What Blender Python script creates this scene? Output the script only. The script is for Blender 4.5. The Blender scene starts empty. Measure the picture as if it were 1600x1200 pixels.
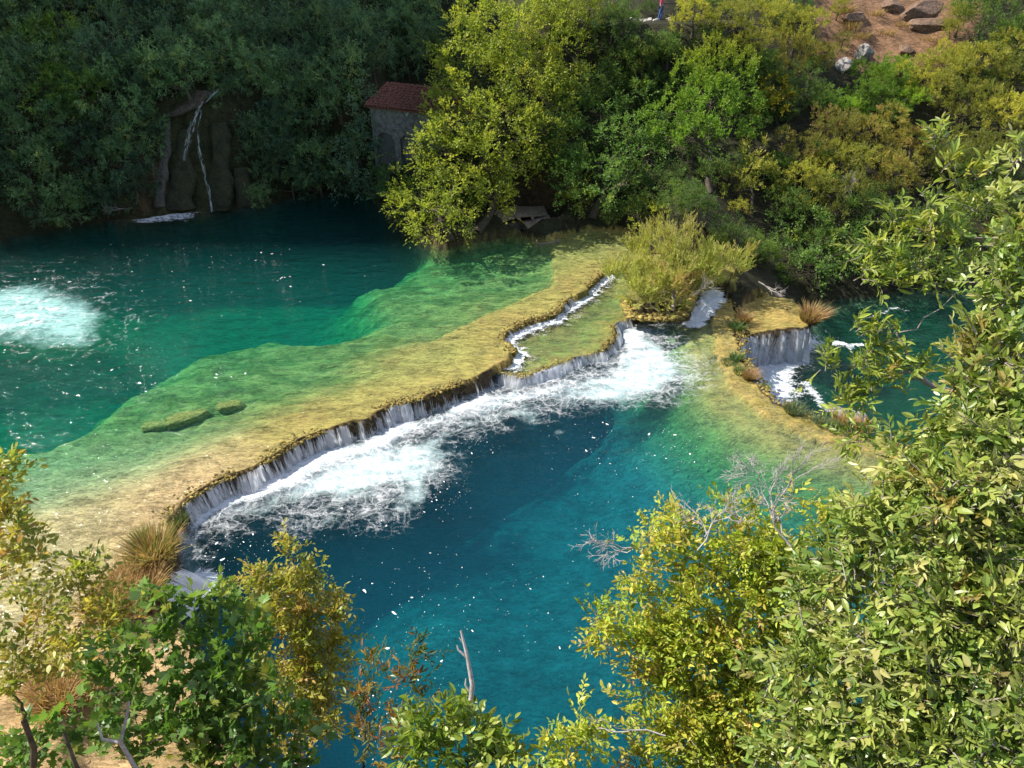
import bpy, bmesh, math, random
import numpy as np
from mathutils import Vector, Matrix

# ------------------------------------------------------------------ camera, sky, sun, exposure
SC = bpy.context.scene
COL = SC.collection
CAM_Z, PITCH, FPX = 17.0, math.radians(33.0), 1200.0
cam_d = bpy.data.cameras.new('camera')
cam_d.sensor_width = 36.0
cam_d.lens = 36.0 * FPX / 1600.0
cam_d.clip_start, cam_d.clip_end = 0.05, 2000.0
cam = bpy.data.objects.new('camera', cam_d)
COL.objects.link(cam)
cam.location = (0, 0, CAM_Z)
cam.rotation_euler = (math.pi / 2 - PITCH, 0, 0)
SC.camera = cam

SUN_EL, SUN_AZ = math.radians(46.0), math.radians(14.0)     # azimuth: degrees beyond due left (-x) towards +y
SUN = Vector((-math.cos(SUN_AZ) * math.cos(SUN_EL), math.sin(SUN_AZ) * math.cos(SUN_EL), math.sin(SUN_EL)))
world = bpy.data.worlds.new('World')
SC.world = world
world.use_nodes = True
wn = world.node_tree
bg = wn.nodes['Background']
sky = wn.nodes.new('ShaderNodeTexSky')
sky.sky_type = 'NISHITA'
sky.sun_disc = False
sky.sun_elevation = SUN_EL
sky.sun_rotation = math.atan2(-SUN.x, SUN.y)
wn.links.new(sky.outputs[0], bg.inputs[0])
bg.inputs[1].default_value = 0.11
sun_d = bpy.data.lights.new('sun', 'SUN')
sun_d.energy = 5.0
sun_d.angle = math.radians(0.5)
sun_d.color = (1.0, 0.93, 0.82)
sun = bpy.data.objects.new('sun', sun_d)
COL.objects.link(sun)
sun.rotation_euler = SUN.to_track_quat('Z', 'Y').to_euler()
sun.location = (-60, 40, 60)

SC.view_settings.view_transform = 'Standard'
SC.view_settings.look = 'None'
SC.view_settings.exposure = 0.80
SC.view_settings.gamma = 1.0
SC.view_settings.use_curve_mapping = False
SC.render.engine = 'CYCLES'
SC.cycles.use_denoising = True
SC.cycles.max_bounces = 6
SC.cycles.diffuse_bounces = 2
SC.cycles.glossy_bounces = 2
SC.cycles.transmission_bounces = 3
SC.cycles.transparent_max_bounces = 14
SC.cycles.volume_bounces = 0
SC.cycles.caustics_reflective = False
SC.cycles.caustics_refractive = False
SC.cycles.sample_clamp_indirect = 4.0

# ------------------------------------------------------------------ helpers
rng = np.random.default_rng(7)
random.seed(7)
CP, SP = math.cos(PITCH), math.sin(PITCH)

def ray(px, py):
    u, v = (px - 800.0) / FPX, (600.0 - py) / FPX
    return np.array([u, CP + v * SP, -SP + v * CP])

def at(px, py, z=0.0):                       # pixel -> point on the level z
    d = ray(px, py)
    t = (z - CAM_Z) / d[2]
    return np.array([0, 0, CAM_Z]) + d * t

def atd(px, py, t):                          # pixel -> point at forward distance t
    return np.array([0, 0, CAM_Z]) + ray(px, py) * t

def poly(pts, z):
    return np.array([at(a, b, z)[:2] for a, b in pts])

def proj(P):                                 # points -> (px, py, forward distance)
    P = np.asarray(P, float)
    x, y, z = P[:, 0], P[:, 1], P[:, 2] - CAM_Z
    t = y * CP - z * SP
    v = (y * SP + z * CP) / np.maximum(t, 1e-3)
    return 800 + FPX * x / np.maximum(t, 1e-3), 600 - FPX * v, t

def sstep(a, b, x):
    t = np.clip((x - a) / (b - a), 0, 1)
    return t * t * (3 - 2 * t)

def _hash(ix, iy, s):
    n = (ix * 374761393 + iy * 668265263 + s * 1442695041) & 0xffffffff
    n = ((n ^ (n >> 13)) * 1274126177) & 0xffffffff
    n = (n ^ (n >> 16)) & 0xffff
    return n / 65535.0

def vnoise(x, y, s=0):
    x = np.asarray(x, float); y = np.asarray(y, float)
    ix, iy = np.floor(x).astype(np.int64), np.floor(y).astype(np.int64)
    fx, fy = x - ix, y - iy
    fx, fy = fx * fx * (3 - 2 * fx), fy * fy * (3 - 2 * fy)
    a, b = _hash(ix, iy, s), _hash(ix + 1, iy, s)
    c, d = _hash(ix, iy + 1, s), _hash(ix + 1, iy + 1, s)
    return (a + (b - a) * fx) * (1 - fy) + (c + (d - c) * fx) * fy

def fbm(x, y, s=0, o=4):
    r, a, t = 0.0, 1.0, 0.0
    for i in range(o):
        r = r + a * vnoise(x * 2 ** i + 17.3 * i, y * 2 ** i - 9.1 * i, s + i)
        t += a
        a *= 0.5
    return r / t - 0.5                       # about -0.5 .. 0.5

def seg_dist(P, x, y, closed=False):
    x = np.asarray(x, float); y = np.asarray(y, float)
    d = np.full(x.shape, 1e9)
    n = len(P)
    for i in range(n if closed else n - 1):
        a, b = P[i], P[(i + 1) % n]
        ab = b - a
        t = np.clip(((x - a[0]) * ab[0] + (y - a[1]) * ab[1]) / (ab @ ab + 1e-12), 0, 1)
        d = np.minimum(d, np.hypot(x - a[0] - t * ab[0], y - a[1] - t * ab[1]))
    return d

def sd(P, x, y):                             # signed distance, + inside
    d = seg_dist(P, x, y, True)
    ins = np.zeros(d.shape, bool)
    n = len(P)
    for i in range(n):
        a, b = P[i], P[(i + 1) % n]
        c = (a[1] > y) != (b[1] > y)
        with np.errstate(divide='ignore', invalid='ignore'):
            xi = (b[0] - a[0]) * (y - a[1]) / (b[1] - a[1] + 1e-30) + a[0]
        ins ^= c & (x < xi)
    return np.where(ins, d, -d)

def resample(P, step):
    P = np.asarray(P, float)
    L = np.r_[0, np.cumsum(np.linalg.norm(np.diff(P, axis=0), axis=1))]
    n = max(2, int(L[-1] / step) + 1)
    s = np.linspace(0, L[-1], n)
    return np.stack([np.interp(s, L, P[:, k]) for k in range(P.shape[1])], 1), s

def mesh_from(name, V, F, cols=None, attrs=None, smooth=True):
    V = np.asarray(V, np.float32); F = np.asarray(F, np.int32)
    me = bpy.data.meshes.new(name)
    k = F.shape[1]
    me.vertices.add(len(V)); me.vertices.foreach_set('co', V.ravel())
    me.loops.add(F.size); me.loops.foreach_set('vertex_index', F.ravel())
    me.polygons.add(len(F)); me.polygons.foreach_set('loop_start', np.arange(0, F.size, k, dtype=np.int32))
    if cols is not None:
        c = np.ones((len(V), 4), np.float32); c[:, :3] = cols
        a = me.attributes.new('tint', 'FLOAT_COLOR', 'POINT'); a.data.foreach_set('color', c.ravel())
    for nm, arr in (attrs or {}).items():
        a = me.attributes.new(nm, 'FLOAT', 'POINT'); a.data.foreach_set('value', np.asarray(arr, np.float32))
    me.update(calc_edges=True); me.validate()
    if smooth: me.shade_smooth()
    else: me.shade_flat()
    return me

def link(name, me, mat=None, parent=None, loc=None, **props):
    o = bpy.data.objects.new(name, me)
    COL.objects.link(o)
    if mat is not None and me is not None and len(me.materials) == 0:
        me.materials.append(mat)
    if parent is not None: o.parent = parent
    if loc is not None: o.location = loc
    for k, v in props.items():
        if v is not None: o[k] = v
    return o

def thing(name, label, category, group=None, loc=(0, 0, 0)):
    return link(name, None, loc=tuple(float(c) for c in loc), label=label, category=category, group=group)

class MB:                                    # collects triangles / quads-as-triangles
    def __init__(s): s.V, s.F, s.C, s.n = [], [], [], 0
    def add(s, V, F, C=None):
        V = np.asarray(V, float); s.V.append(V); s.F.append(np.asarray(F, int) + s.n); s.n += len(V)
        if C is not None: s.C.append(np.broadcast_to(np.asarray(C, float), (len(V), 3)))
    def mesh(s, name, smooth=True):
        if not s.V: return None
        return mesh_from(name, np.concatenate(s.V), np.concatenate(s.F), np.concatenate(s.C) if s.C else None, smooth=smooth)

def tube(mb, pts, r, sides=5, C=None):       # tapered tube through pts, radius array r
    pts = np.asarray(pts, float); n = len(pts)
    r = np.broadcast_to(np.asarray(r, float), (n,))
    T = np.gradient(pts, axis=0); T /= np.linalg.norm(T, axis=1)[:, None] + 1e-9
    ref = np.array([0.31, 0.17, 0.93]) if abs(T[0, 2]) < 0.9 else np.array([0.95, 0.2, 0.1])
    A = np.cross(T, ref); A /= np.linalg.norm(A, axis=1)[:, None] + 1e-9
    B = np.cross(T, A)
    a = np.arange(sides) * 2 * math.pi / sides
    V = pts[:, None] + r[:, None, None] * (A[:, None] * np.cos(a)[None, :, None] + B[:, None] * np.sin(a)[None, :, None])
    i = np.arange(n - 1)[:, None] * sides; j = np.arange(sides)[None]; j2 = (j + 1) % sides
    q = np.stack([i + j, i + j2, i + sides + j2, i + sides + j], -1).reshape(-1, 4)
    F = np.concatenate([q[:, [0, 1, 2]], q[:, [0, 2, 3]]])
    mb.add(V.reshape(-1, 3), F, C)

def boxm(mb, c, s, R=None, C=None):
    c = np.asarray(c, float); s = np.asarray(s, float) / 2
    v = np.array([[x, y, z] for x in (-1, 1) for y in (-1, 1) for z in (-1, 1)], float) * s
    if R is not None: v = v @ np.asarray(R).T
    f = [[0, 1, 3], [0, 3, 2], [4, 6, 7], [4, 7, 5], [0, 4, 5], [0, 5, 1], [2, 3, 7], [2, 7, 6], [0, 2, 6], [0, 6, 4], [1, 5, 7], [1, 7, 3]]
    mb.add(v + c, f, C)

# ------------------------------------------------------------------ materials
def mat(name):
    m = bpy.data.materials.new(name); m.use_nodes = True
    nt = m.node_tree; nt.nodes.clear()
    out = nt.nodes.new('ShaderNodeOutputMaterial')
    return m, nt, out

class NT:
    def __init__(s, nt): s.nt = nt
    def n(s, typ, ins=None, **kw):
        nd = s.nt.nodes.new('ShaderNode' + typ)
        for k, v in kw.items(): setattr(nd, k, v)
        for k, v in (ins or {}).items():
            if hasattr(v, 'is_output') or isinstance(v, bpy.types.NodeSocket): s.nt.links.new(v, nd.inputs[k])
            else: nd.inputs[k].default_value = v
        return nd
    def math(s, op, a, b=0.0, clamp=False):
        return s.n('Math', {0: a, 1: b}, operation=op, use_clamp=clamp).outputs[0]
    def mix(s, f, a, b, blend='MIX'):
        nd = s.n('Mix', data_type='RGBA', blend_type=blend)
        for k, v in ((0, f), (6, a), (7, b)):
            if isinstance(v, bpy.types.NodeSocket): s.nt.links.new(v, nd.inputs[k])
            else: nd.inputs[k].default_value = v if k == 0 else (*v, 1.0)[:4]
        return nd.outputs[2]
    def ramp(s, x, lo, hi):
        nd = s.n('MapRange', {0: x, 1: lo, 2: hi}, interpolation_type='SMOOTHSTEP', clamp=True)
        return nd.outputs[0]
    def noise(s, vec, scale, detail=4.0, rough=0.55, dist=0.0):
        return s.n('TexNoise', {'Vector': vec, 'Scale': scale, 'Detail': detail, 'Roughness': rough, 'Distortion': dist}).outputs[0]
    def pos(s): return s.n('NewGeometry').outputs['Position']
    def attr(s, name, i=0): return s.n('Attribute', attribute_name=name).outputs[i]

def ground_material():
    m, nt, out = mat('ground'); t = NT(nt)
    p = t.pos(); col = t.attr('tint'); gz = t.attr('fine', 2)
    mp = t.n('Mapping', {'Vector': p, 'Rotation': (0, 0, -0.62), 'Scale': (0.55, 1.35, 1.0)}).outputs[0]
    n1 = t.noise(mp, 1.6, 6, 0.62, 0.6); n2 = t.noise(mp, 7.0, 6, 0.70, 0.8); n3 = t.noise(mp, 26.0, 4, 0.65, 0.5)
    f = t.math('ADD', t.math('MULTIPLY', n1, 0.55), t.math('ADD', t.math('MULTIPLY', n2, 0.85), t.math('MULTIPLY', n3, 0.55)))
    f = t.ramp(f, 0.72, 1.18)
    c = t.mix(f, t.mix(1.0, col, (0.34, 0.33, 0.28), 'MULTIPLY'), t.mix(1.0, col, (1.5, 1.46, 1.38), 'MULTIPLY'))
    b = t.n('Bump', {'Strength': 1.0, 'Distance': 0.13, 'Height': t.math('ADD', t.math('MULTIPLY', n2, 0.8), t.math('MULTIPLY', n3, 0.3))})
    bs = t.n('BsdfPrincipled', {'Base Color': c, 'Roughness': 0.85, 'Normal': b.outputs[0]})
    bs.inputs['Specular IOR Level'].default_value = 0.25
    nt.links.new(bs.outputs[0], out.inputs[0])
    return m

def rock_material(name, c0, c1, scale=1.0):
    m, nt, out = mat(name); t = NT(nt)
    p = t.pos()
    n1 = t.noise(p, 1.3 * scale, 7, 0.65, 0.6); n2 = t.noise(p, 7 * scale, 6, 0.7)
    c = t.mix(t.ramp(n1, 0.3, 0.7), c0, c1)
    c = t.mix(t.ramp(n2, 0.35, 0.6), t.mix(1.0, c, (0.45, 0.43, 0.42), 'MULTIPLY'), c)
    b = t.n('Bump', {'Strength': 0.8, 'Distance': 0.12, 'Height': t.math('ADD', n1, n2)})
    bs = t.n('BsdfPrincipled', {'Base Color': c, 'Roughness': 0.85, 'Normal': b.outputs[0]})
    nt.links.new(bs.outputs[0], out.inputs[0])
    return m

def plain_material(name, c, rough=0.7, var=0.25, scale=12.0):
    m, nt, out = mat(name); t = NT(nt)
    n = t.noise(t.pos(), scale, 4, 0.6)
    cc = t.mix(t.ramp(n, 0.25, 0.75), tuple(k * (1 - var) for k in c), tuple(min(1, k * (1 + var)) for k in c))
    bs = t.n('BsdfPrincipled', {'Base Color': cc, 'Roughness': rough})
    nt.links.new(bs.outputs[0], out.inputs[0])
    return m

def leaf_material(name, transl=0.4, gloss=0.35, rough=0.45, objrand=False, lo=(0.78, 0.8, 0.8), hi=(1.2, 1.15, 1.0)):
    m, nt, out = mat(name); t = NT(nt)
    col = t.attr('tint')
    if objrand:
        r = t.n('ObjectInfo').outputs['Random']
        col = t.mix(r, t.mix(1.0, col, lo, 'MULTIPLY'), t.mix(1.0, col, hi, 'MULTIPLY'))
    d = t.n('BsdfPrincipled', {'Base Color': col, 'Roughness': rough})
    d.inputs['Specular IOR Level'].default_value = gloss
    tc = t.mix(1.0, col, (1.25, 1.3, 0.7), 'MULTIPLY')
    tr = t.n('BsdfTranslucent', {'Color': tc})
    mx = t.n('MixShader', {0: transl, 1: d.outputs[0], 2: tr.outputs[0]})
    nt.links.new(mx.outputs[0], out.inputs[0])
    return m

def bark_material(name, c0, c1):
    m, nt, out = mat(name); t = NT(nt)
    p = t.pos()
    n = t.noise(p, 14, 5, 0.7)
    c = t.mix(t.ramp(n, 0.3, 0.7), c0, c1)
    b = t.n('Bump', {'Strength': 0.6, 'Distance': 0.02, 'Height': n})
    bs = t.n('BsdfPrincipled', {'Base Color': c, 'Roughness': 0.9, 'Normal': b.outputs[0]})
    nt.links.new(bs.outputs[0], out.inputs[0])
    return m

def water_material(name, sig=(0.50, 0.095, 0.072), wave=1.0, chop=0.5, scat=(0.10, 0.55, 0.80, 0.05)):
    m, nt, out = mat(name); t = NT(nt)
    p = t.pos()
    mp = t.n('Mapping', {'Vector': p, 'Rotation': (0, 0, 0.45), 'Scale': (0.7, 1.5, 1.0)}).outputs[0]
    h = t.math('ADD', t.math('MULTIPLY', t.noise(mp, 1.1, 3, 0.5, 0.5), 1.0),
               t.math('ADD', t.math('MULTIPLY', t.noise(mp, 4.2, 3, 0.55, 0.8), 0.35), t.math('MULTIPLY', t.noise(p, 15.0, 2, 0.5), 0.07)))
    b = t.n('Bump', {'Strength': chop, 'Distance': 0.20 * wave, 'Height': h})
    fc = t.n('LayerWeight', {'Blend': 0.5, 'Normal': b.outputs[0]}).outputs['Facing']
    fr = t.math('ADD', t.math('MULTIPLY', t.math('POWER', fc, 5.0), 0.98), 0.02, True)   # Schlick, the same from both sides
    gl = t.n('BsdfGlossy', {'Color': (1, 1, 1, 1), 'Roughness': 0.06, 'Normal': b.outputs[0]})
    tr = t.n('BsdfTransparent', {'Color': (1, 1, 1, 1)})
    mx = t.n('MixShader', {0: fr, 1: tr.outputs[0], 2: gl.outputs[0]})
    nt.links.new(mx.outputs[0], out.inputs['Surface'])
    dens = 0.8
    va = t.n('VolumeAbsorption', {'Color': tuple(1 - s / dens for s in sig) + (1.0,), 'Density': dens})
    vs = t.n('VolumeScatter', {'Color': (scat[0], scat[1], scat[2], 1.0), 'Density': scat[3], 'Anisotropy': 0.0})
    ad = t.n('AddShader', {0: va.outputs[0], 1: vs.outputs[0]})
    nt.links.new(ad.outputs[0], out.inputs['Volume'])
    return m

def foam_material(name, lace=2.2, white=(0.72, 0.745, 0.77), soft=0.22):
    m, nt, out = mat(name); t = NT(nt)
    p = t.pos(); d = t.attr('dens', 2)
    w = t.n('TexNoise', {'Vector': p, 'Scale': 0.9, 'Detail': 4.0, 'Roughness': 0.6})
    pv = t.n('VectorMath', {0: p, 1: t.n('VectorMath', {0: w.outputs[1], 'Scale': 1.5}, operation='SCALE').outputs[0]}, operation='ADD').outputs[0]
    v1 = t.n('TexVoronoi', {'Vector': pv, 'Scale': lace}, feature='DISTANCE_TO_EDGE').outputs[0]
    v2 = t.n('TexVoronoi', {'Vector': pv, 'Scale': lace * 2.7}, feature='DISTANCE_TO_EDGE').outputs[0]
    l1 = t.ramp(v1, 0.16, 0.0); l2 = t.ramp(v2, 0.2, 0.0)
    fl = t.n('Mapping', {'Vector': t.n('VectorMath', {0: p, 1: t.n('VectorMath', {0: w.outputs[1], 'Scale': 0.5}, operation='SCALE').outputs[0]}, operation='ADD').outputs[0], 'Rotation': (0, 0, 0.93), 'Scale': (0.55, 1.7, 1.0)}).outputs[0]
    n1 = t.noise(fl, lace * 0.9, 6, 0.70); n2 = t.noise(p, lace * 6.5, 4, 0.7)
    s = t.math('ADD', t.math('MULTIPLY', l1, 0.15), t.math('MULTIPLY', l2, 0.10))
    s = t.math('ADD', s, t.math('ADD', t.math('MULTIPLY', n1, 0.80), t.math('MULTIPLY', n2, 0.20)))
    s = t.math('SUBTRACT', s, 0.44)                       # roughly -0.3 .. 0.6
    a = t.ramp(t.math('ADD', d, t.math('MULTIPLY', s, 0.9)), 0.5 - soft * 0.5, 0.5 + soft * 0.5)
    a = t.math('MULTIPLY', a, t.ramp(d, 0.015, 0.08))
    b = t.n('Bump', {'Strength': 0.6, 'Distance': 0.07, 'Height': t.math('ADD', t.math('MULTIPLY', s, 0.6), t.math('ADD', n1, n2))})
    fcol = t.mix(t.ramp(s, -0.05, 0.35), (white[0] * .70, white[1] * .80, white[2] * .84), white)
    df = t.n('BsdfDiffuse', {'Color': fcol, 'Normal': b.outputs[0]})
    tr = t.n('BsdfTransparent', {'Color': (1, 1, 1, 1)})
    mx = t.n('MixShader', {0: t.math('MULTIPLY', a, 0.94), 1: tr.outputs[0], 2: df.outputs[0]})
    nt.links.new(mx.outputs[0], out.inputs[0])
    return m

def bubble_material(name, white=(0.85, 0.92, 0.92), amax=0.85):
    m, nt, out = mat(name); t = NT(nt)
    p = t.pos(); d = t.attr('dens', 2)
    n1 = t.noise(p, 0.8, 6, 0.62, 0.9); n2 = t.noise(p, 3.3, 4, 0.6, 0.6)
    s = t.math('SUBTRACT', t.math('ADD', t.math('MULTIPLY', n1, 0.9), t.math('MULTIPLY', n2, 0.4)), 0.65)
    a = t.ramp(t.math('ADD', d, t.math('MULTIPLY', s, 1.3)), 0.15, 0.95)
    a = t.math('MULTIPLY', a, t.ramp(d, 0.0, 0.2))
    df = t.n('BsdfDiffuse', {'Color': (*white, 1)})
    tr = t.n('BsdfTransparent', {'Color': (1, 1, 1, 1)})
    mx = t.n('MixShader', {0: t.math('MULTIPLY', a, amax), 1: tr.outputs[0], 2: df.outputs[0]})
    nt.links.new(mx.outputs[0], out.inputs[0])
    return m

def fall_material(name, cover=0.5, sx=9.0, sy=0.55):
    m, nt, out = mat(name); t = NT(nt)
    u, v = t.attr('su', 2), t.attr('sv', 2)
    d = t.attr('dens', 2)
    cv = t.n('CombineXYZ', {0: t.math('MULTIPLY', u, sx), 1: t.math('MULTIPLY', v, sy), 2: t.attr('lay', 2)}).outputs[0]
    n1 = t.noise(cv, 1.0, 4, 0.6, 0.3)
    cv2 = t.n('CombineXYZ', {0: t.math('MULTIPLY', u, sx * 3.3), 1: t.math('MULTIPLY', v, sy * 3.0), 2: 3.7}).outputs[0]
    n2 = t.noise(cv2, 1.0, 3, 0.6, 0.2)
    s = t.math('ADD', t.math('MULTIPLY', n1, 0.65), t.math('MULTIPLY', n2, 0.45))
    a = t.ramp(t.math('ADD', s, d), 1.0 - cover - 0.10, 1.0 - cover + 0.12)
    df = t.n('BsdfDiffuse', {'Color': (0.84, 0.86, 0.9, 1)})
    tl = t.n('BsdfTranslucent', {'Color': (0.8, 0.85, 0.9, 1)})
    dd = t.n('MixShader', {0: 0.5, 1: df.outputs[0], 2: tl.outputs[0]})
    tr = t.n('BsdfTransparent', {'Color': (1, 1, 1, 1)})
    mx = t.n('MixShader', {0: a, 1: tr.outputs[0], 2: dd.outputs[0]})
    nt.links.new(mx.outputs[0], out.inputs[0])
    return m
# ------------------------------------------------------------------ the river bed, dams and banks (pixels of the photograph turned into ground points)
Z_UP, Z_MID, Z_LOW, Z_RIGHT, Z_POND = 0.0, -0.30, -0.66, -2.6, -0.80
LIP_MAIN_PX = [(285, 787), (340, 752), (400, 731), (440, 706), (475, 686), (520, 669), (570, 655), (610, 633), (660, 622), (705, 605), (740, 591), (768, 578)]
LIP_INNER_PX = [(768, 578), (798, 562), (806, 546), (785, 530), (792, 517), (830, 500), (868, 490), (885, 471), (913, 455), (930, 437), (945, 424)]
LIP_MID_PX = [(768, 581), (800, 587), (820, 588), (856, 577), (905, 556), (942, 548), (966, 524), (960, 506), (985, 497)]
LIP_LEFT_PX = [(190, 975), (255, 915), (268, 880), (272, 850), (268, 812), (285, 787)]
U_PX = [(-1400, 520), (-500, 430), (-100, 388), (0, 374), (60, 364), (130, 350), (220, 343), (300, 333), (400, 324), (470, 305), (560, 298), (590, 318), (640, 372), (700, 386), (760, 372), (815, 366),
        (845, 378), (880, 369), (905, 360), (972, 360), (1010, 375), (1000, 405), (965, 415)] + LIP_INNER_PX[::-1] + LIP_MAIN_PX[::-1][1:] + LIP_LEFT_PX[::-1][1:] + \
       [(120, 1030), (60, 1075), (0, 1085), (-300, 1085), (-1400, 1000)]
POLY_U = poly(U_PX, Z_UP)
POLY_I = poly(LIP_INNER_PX, Z_MID)
POLY_I = np.concatenate([poly(LIP_MID_PX, Z_MID), poly([(1000, 470), (985, 430), (965, 415)], Z_MID), poly(LIP_INNER_PX[::-1], Z_UP)])
ISL_PX = [(945, 424), (965, 412), (1000, 400), (1040, 395), (1110, 400), (1150, 425), (1150, 445), (1120, 452), (1085, 460), (1075, 485), (1060, 498), (1030, 500), (1000, 498), (985, 495), (975, 470), (950, 445)]
POLY_ISL = poly(ISL_PX, 0.0)
RIM_OUT_PX = [(1140, 470), (1152, 488), (1150, 512), (1160, 552), (1176, 590), (1195, 612), (1226, 636), (1275, 657), (1330, 672), (1420, 700)]
POLY_L = np.concatenate([poly([(262, 905), (262, 850), (275, 800)], Z_LOW), poly(LIP_MAIN_PX, Z_UP), poly(LIP_MID_PX[1:], Z_MID),
                         poly([(1020, 500), (1060, 503), (1085, 500), (1100, 470), (1130, 462)] + RIM_OUT_PX, Z_LOW),
                         poly([(1440, 800), (1400, 1000), (1320, 1300), (600, 1340), (400, 1260), (340, 1120), (310, 1010), (272, 960)], Z_LOW)])
POLY_P = poly([(1158, 478), (1185, 458), (1240, 466), (1270, 492), (1266, 509), (1200, 516), (1160, 525), (1150, 512), (1152, 488)], Z_POND)
LIP_POND_PX = [(1160, 525), (1200, 516), (1240, 511), (1266, 508)]
LIP_RIM_PX = RIM_OUT_PX[2:7]
POLY_R = np.concatenate([poly([(1130, 520), (1150, 512)], Z_POND), poly([(1160, 552), (1176, 590), (1195, 612), (1226, 636), (1275, 657), (1330, 672), (1420, 700)], Z_LOW),
                         poly([(1600, 690), (2000, 640), (2400, 520), (1900, 455), (1600, 440), (1450, 452), (1300, 470), (1262, 470)], Z_RIGHT), poly([(1268, 492), (1266, 509), (1200, 516)], Z_POND)])
BASIN = poly([(-1400, 1000), (-300, 760), (-60, 690), (0, 668), (50, 660), (130, 626), (210, 566), (300, 517), (400, 498), (520, 502), (552, 490), (592, 472), (556, 442), (562, 420), (618, 404), (650, 380),
              (640, 340), (560, 280), (300, 310), (0, 340), (-500, 400), (-1400, 480)], 0.0)
GOLD = poly([(-600, 830), (0, 830), (100, 805), (180, 775), (300, 722), (440, 652), (520, 622), (602, 586), (613, 556), (690, 522), (760, 487), (820, 462), (868, 440), (866, 385), (890, 360),
             (985, 350), (1010, 420), (900, 520), (780, 600), (600, 690), (300, 860), (150, 1100), (-600, 1100)], 0.0)
POLY_W = {'U': POLY_U, 'L': POLY_L, 'R': POLY_R}
LIP_U = np.concatenate([poly(LIP_LEFT_PX, 0), poly(LIP_MAIN_PX[1:], 0), poly(LIP_INNER_PX[1:], 0)])
LIP_I = poly(LIP_MID_PX, Z_MID)
LIP_L = poly(RIM_OUT_PX, Z_LOW)
LIP_P = poly(LIP_POND_PX, Z_POND)
LAND_C = at(822, 340, 0.4)[:2]

def bank_profile(d, x, y, cliffmul=1.0):
    far = sstep(14, 24, y)
    left = sstep(-7.0, -10.0, x) * far
    ribs = 0.55 * fbm(x * 1.1, y * 0.25, 51, 3) + 0.25 * fbm(x * 4.0, y * 0.4, 52, 2)
    dd = np.maximum(d + ribs * sstep(0.0, 0.6, d), 0)
    cliff = 6.6 * sstep(0.25, 2.1, dd) + 0.42 * np.maximum(dd - 2.0, 0)
    mid = 0.35 + 0.62 * d + 1.2 * sstep(0.2, 2.2, d)
    right = 0.5 * sstep(0, 0.8, d) + 0.60 * d
    rw = sstep(-2.0, 12.0, x)
    farh = cliff * left + (1 - left) * (mid * (1 - rw) + right * rw)
    farh = np.where(farh > 17, 17 + (farh - 17) * 0.35, farh)
    nl = sstep(-3.0, -8.0, x)
    near = (1 - nl) * 1.9 * d + nl * (0.10 * d + 1.5 * np.maximum(d - 3.0, 0))
    near = np.minimum(near, 15.4)
    return far * farh + (1 - far) * near

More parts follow.
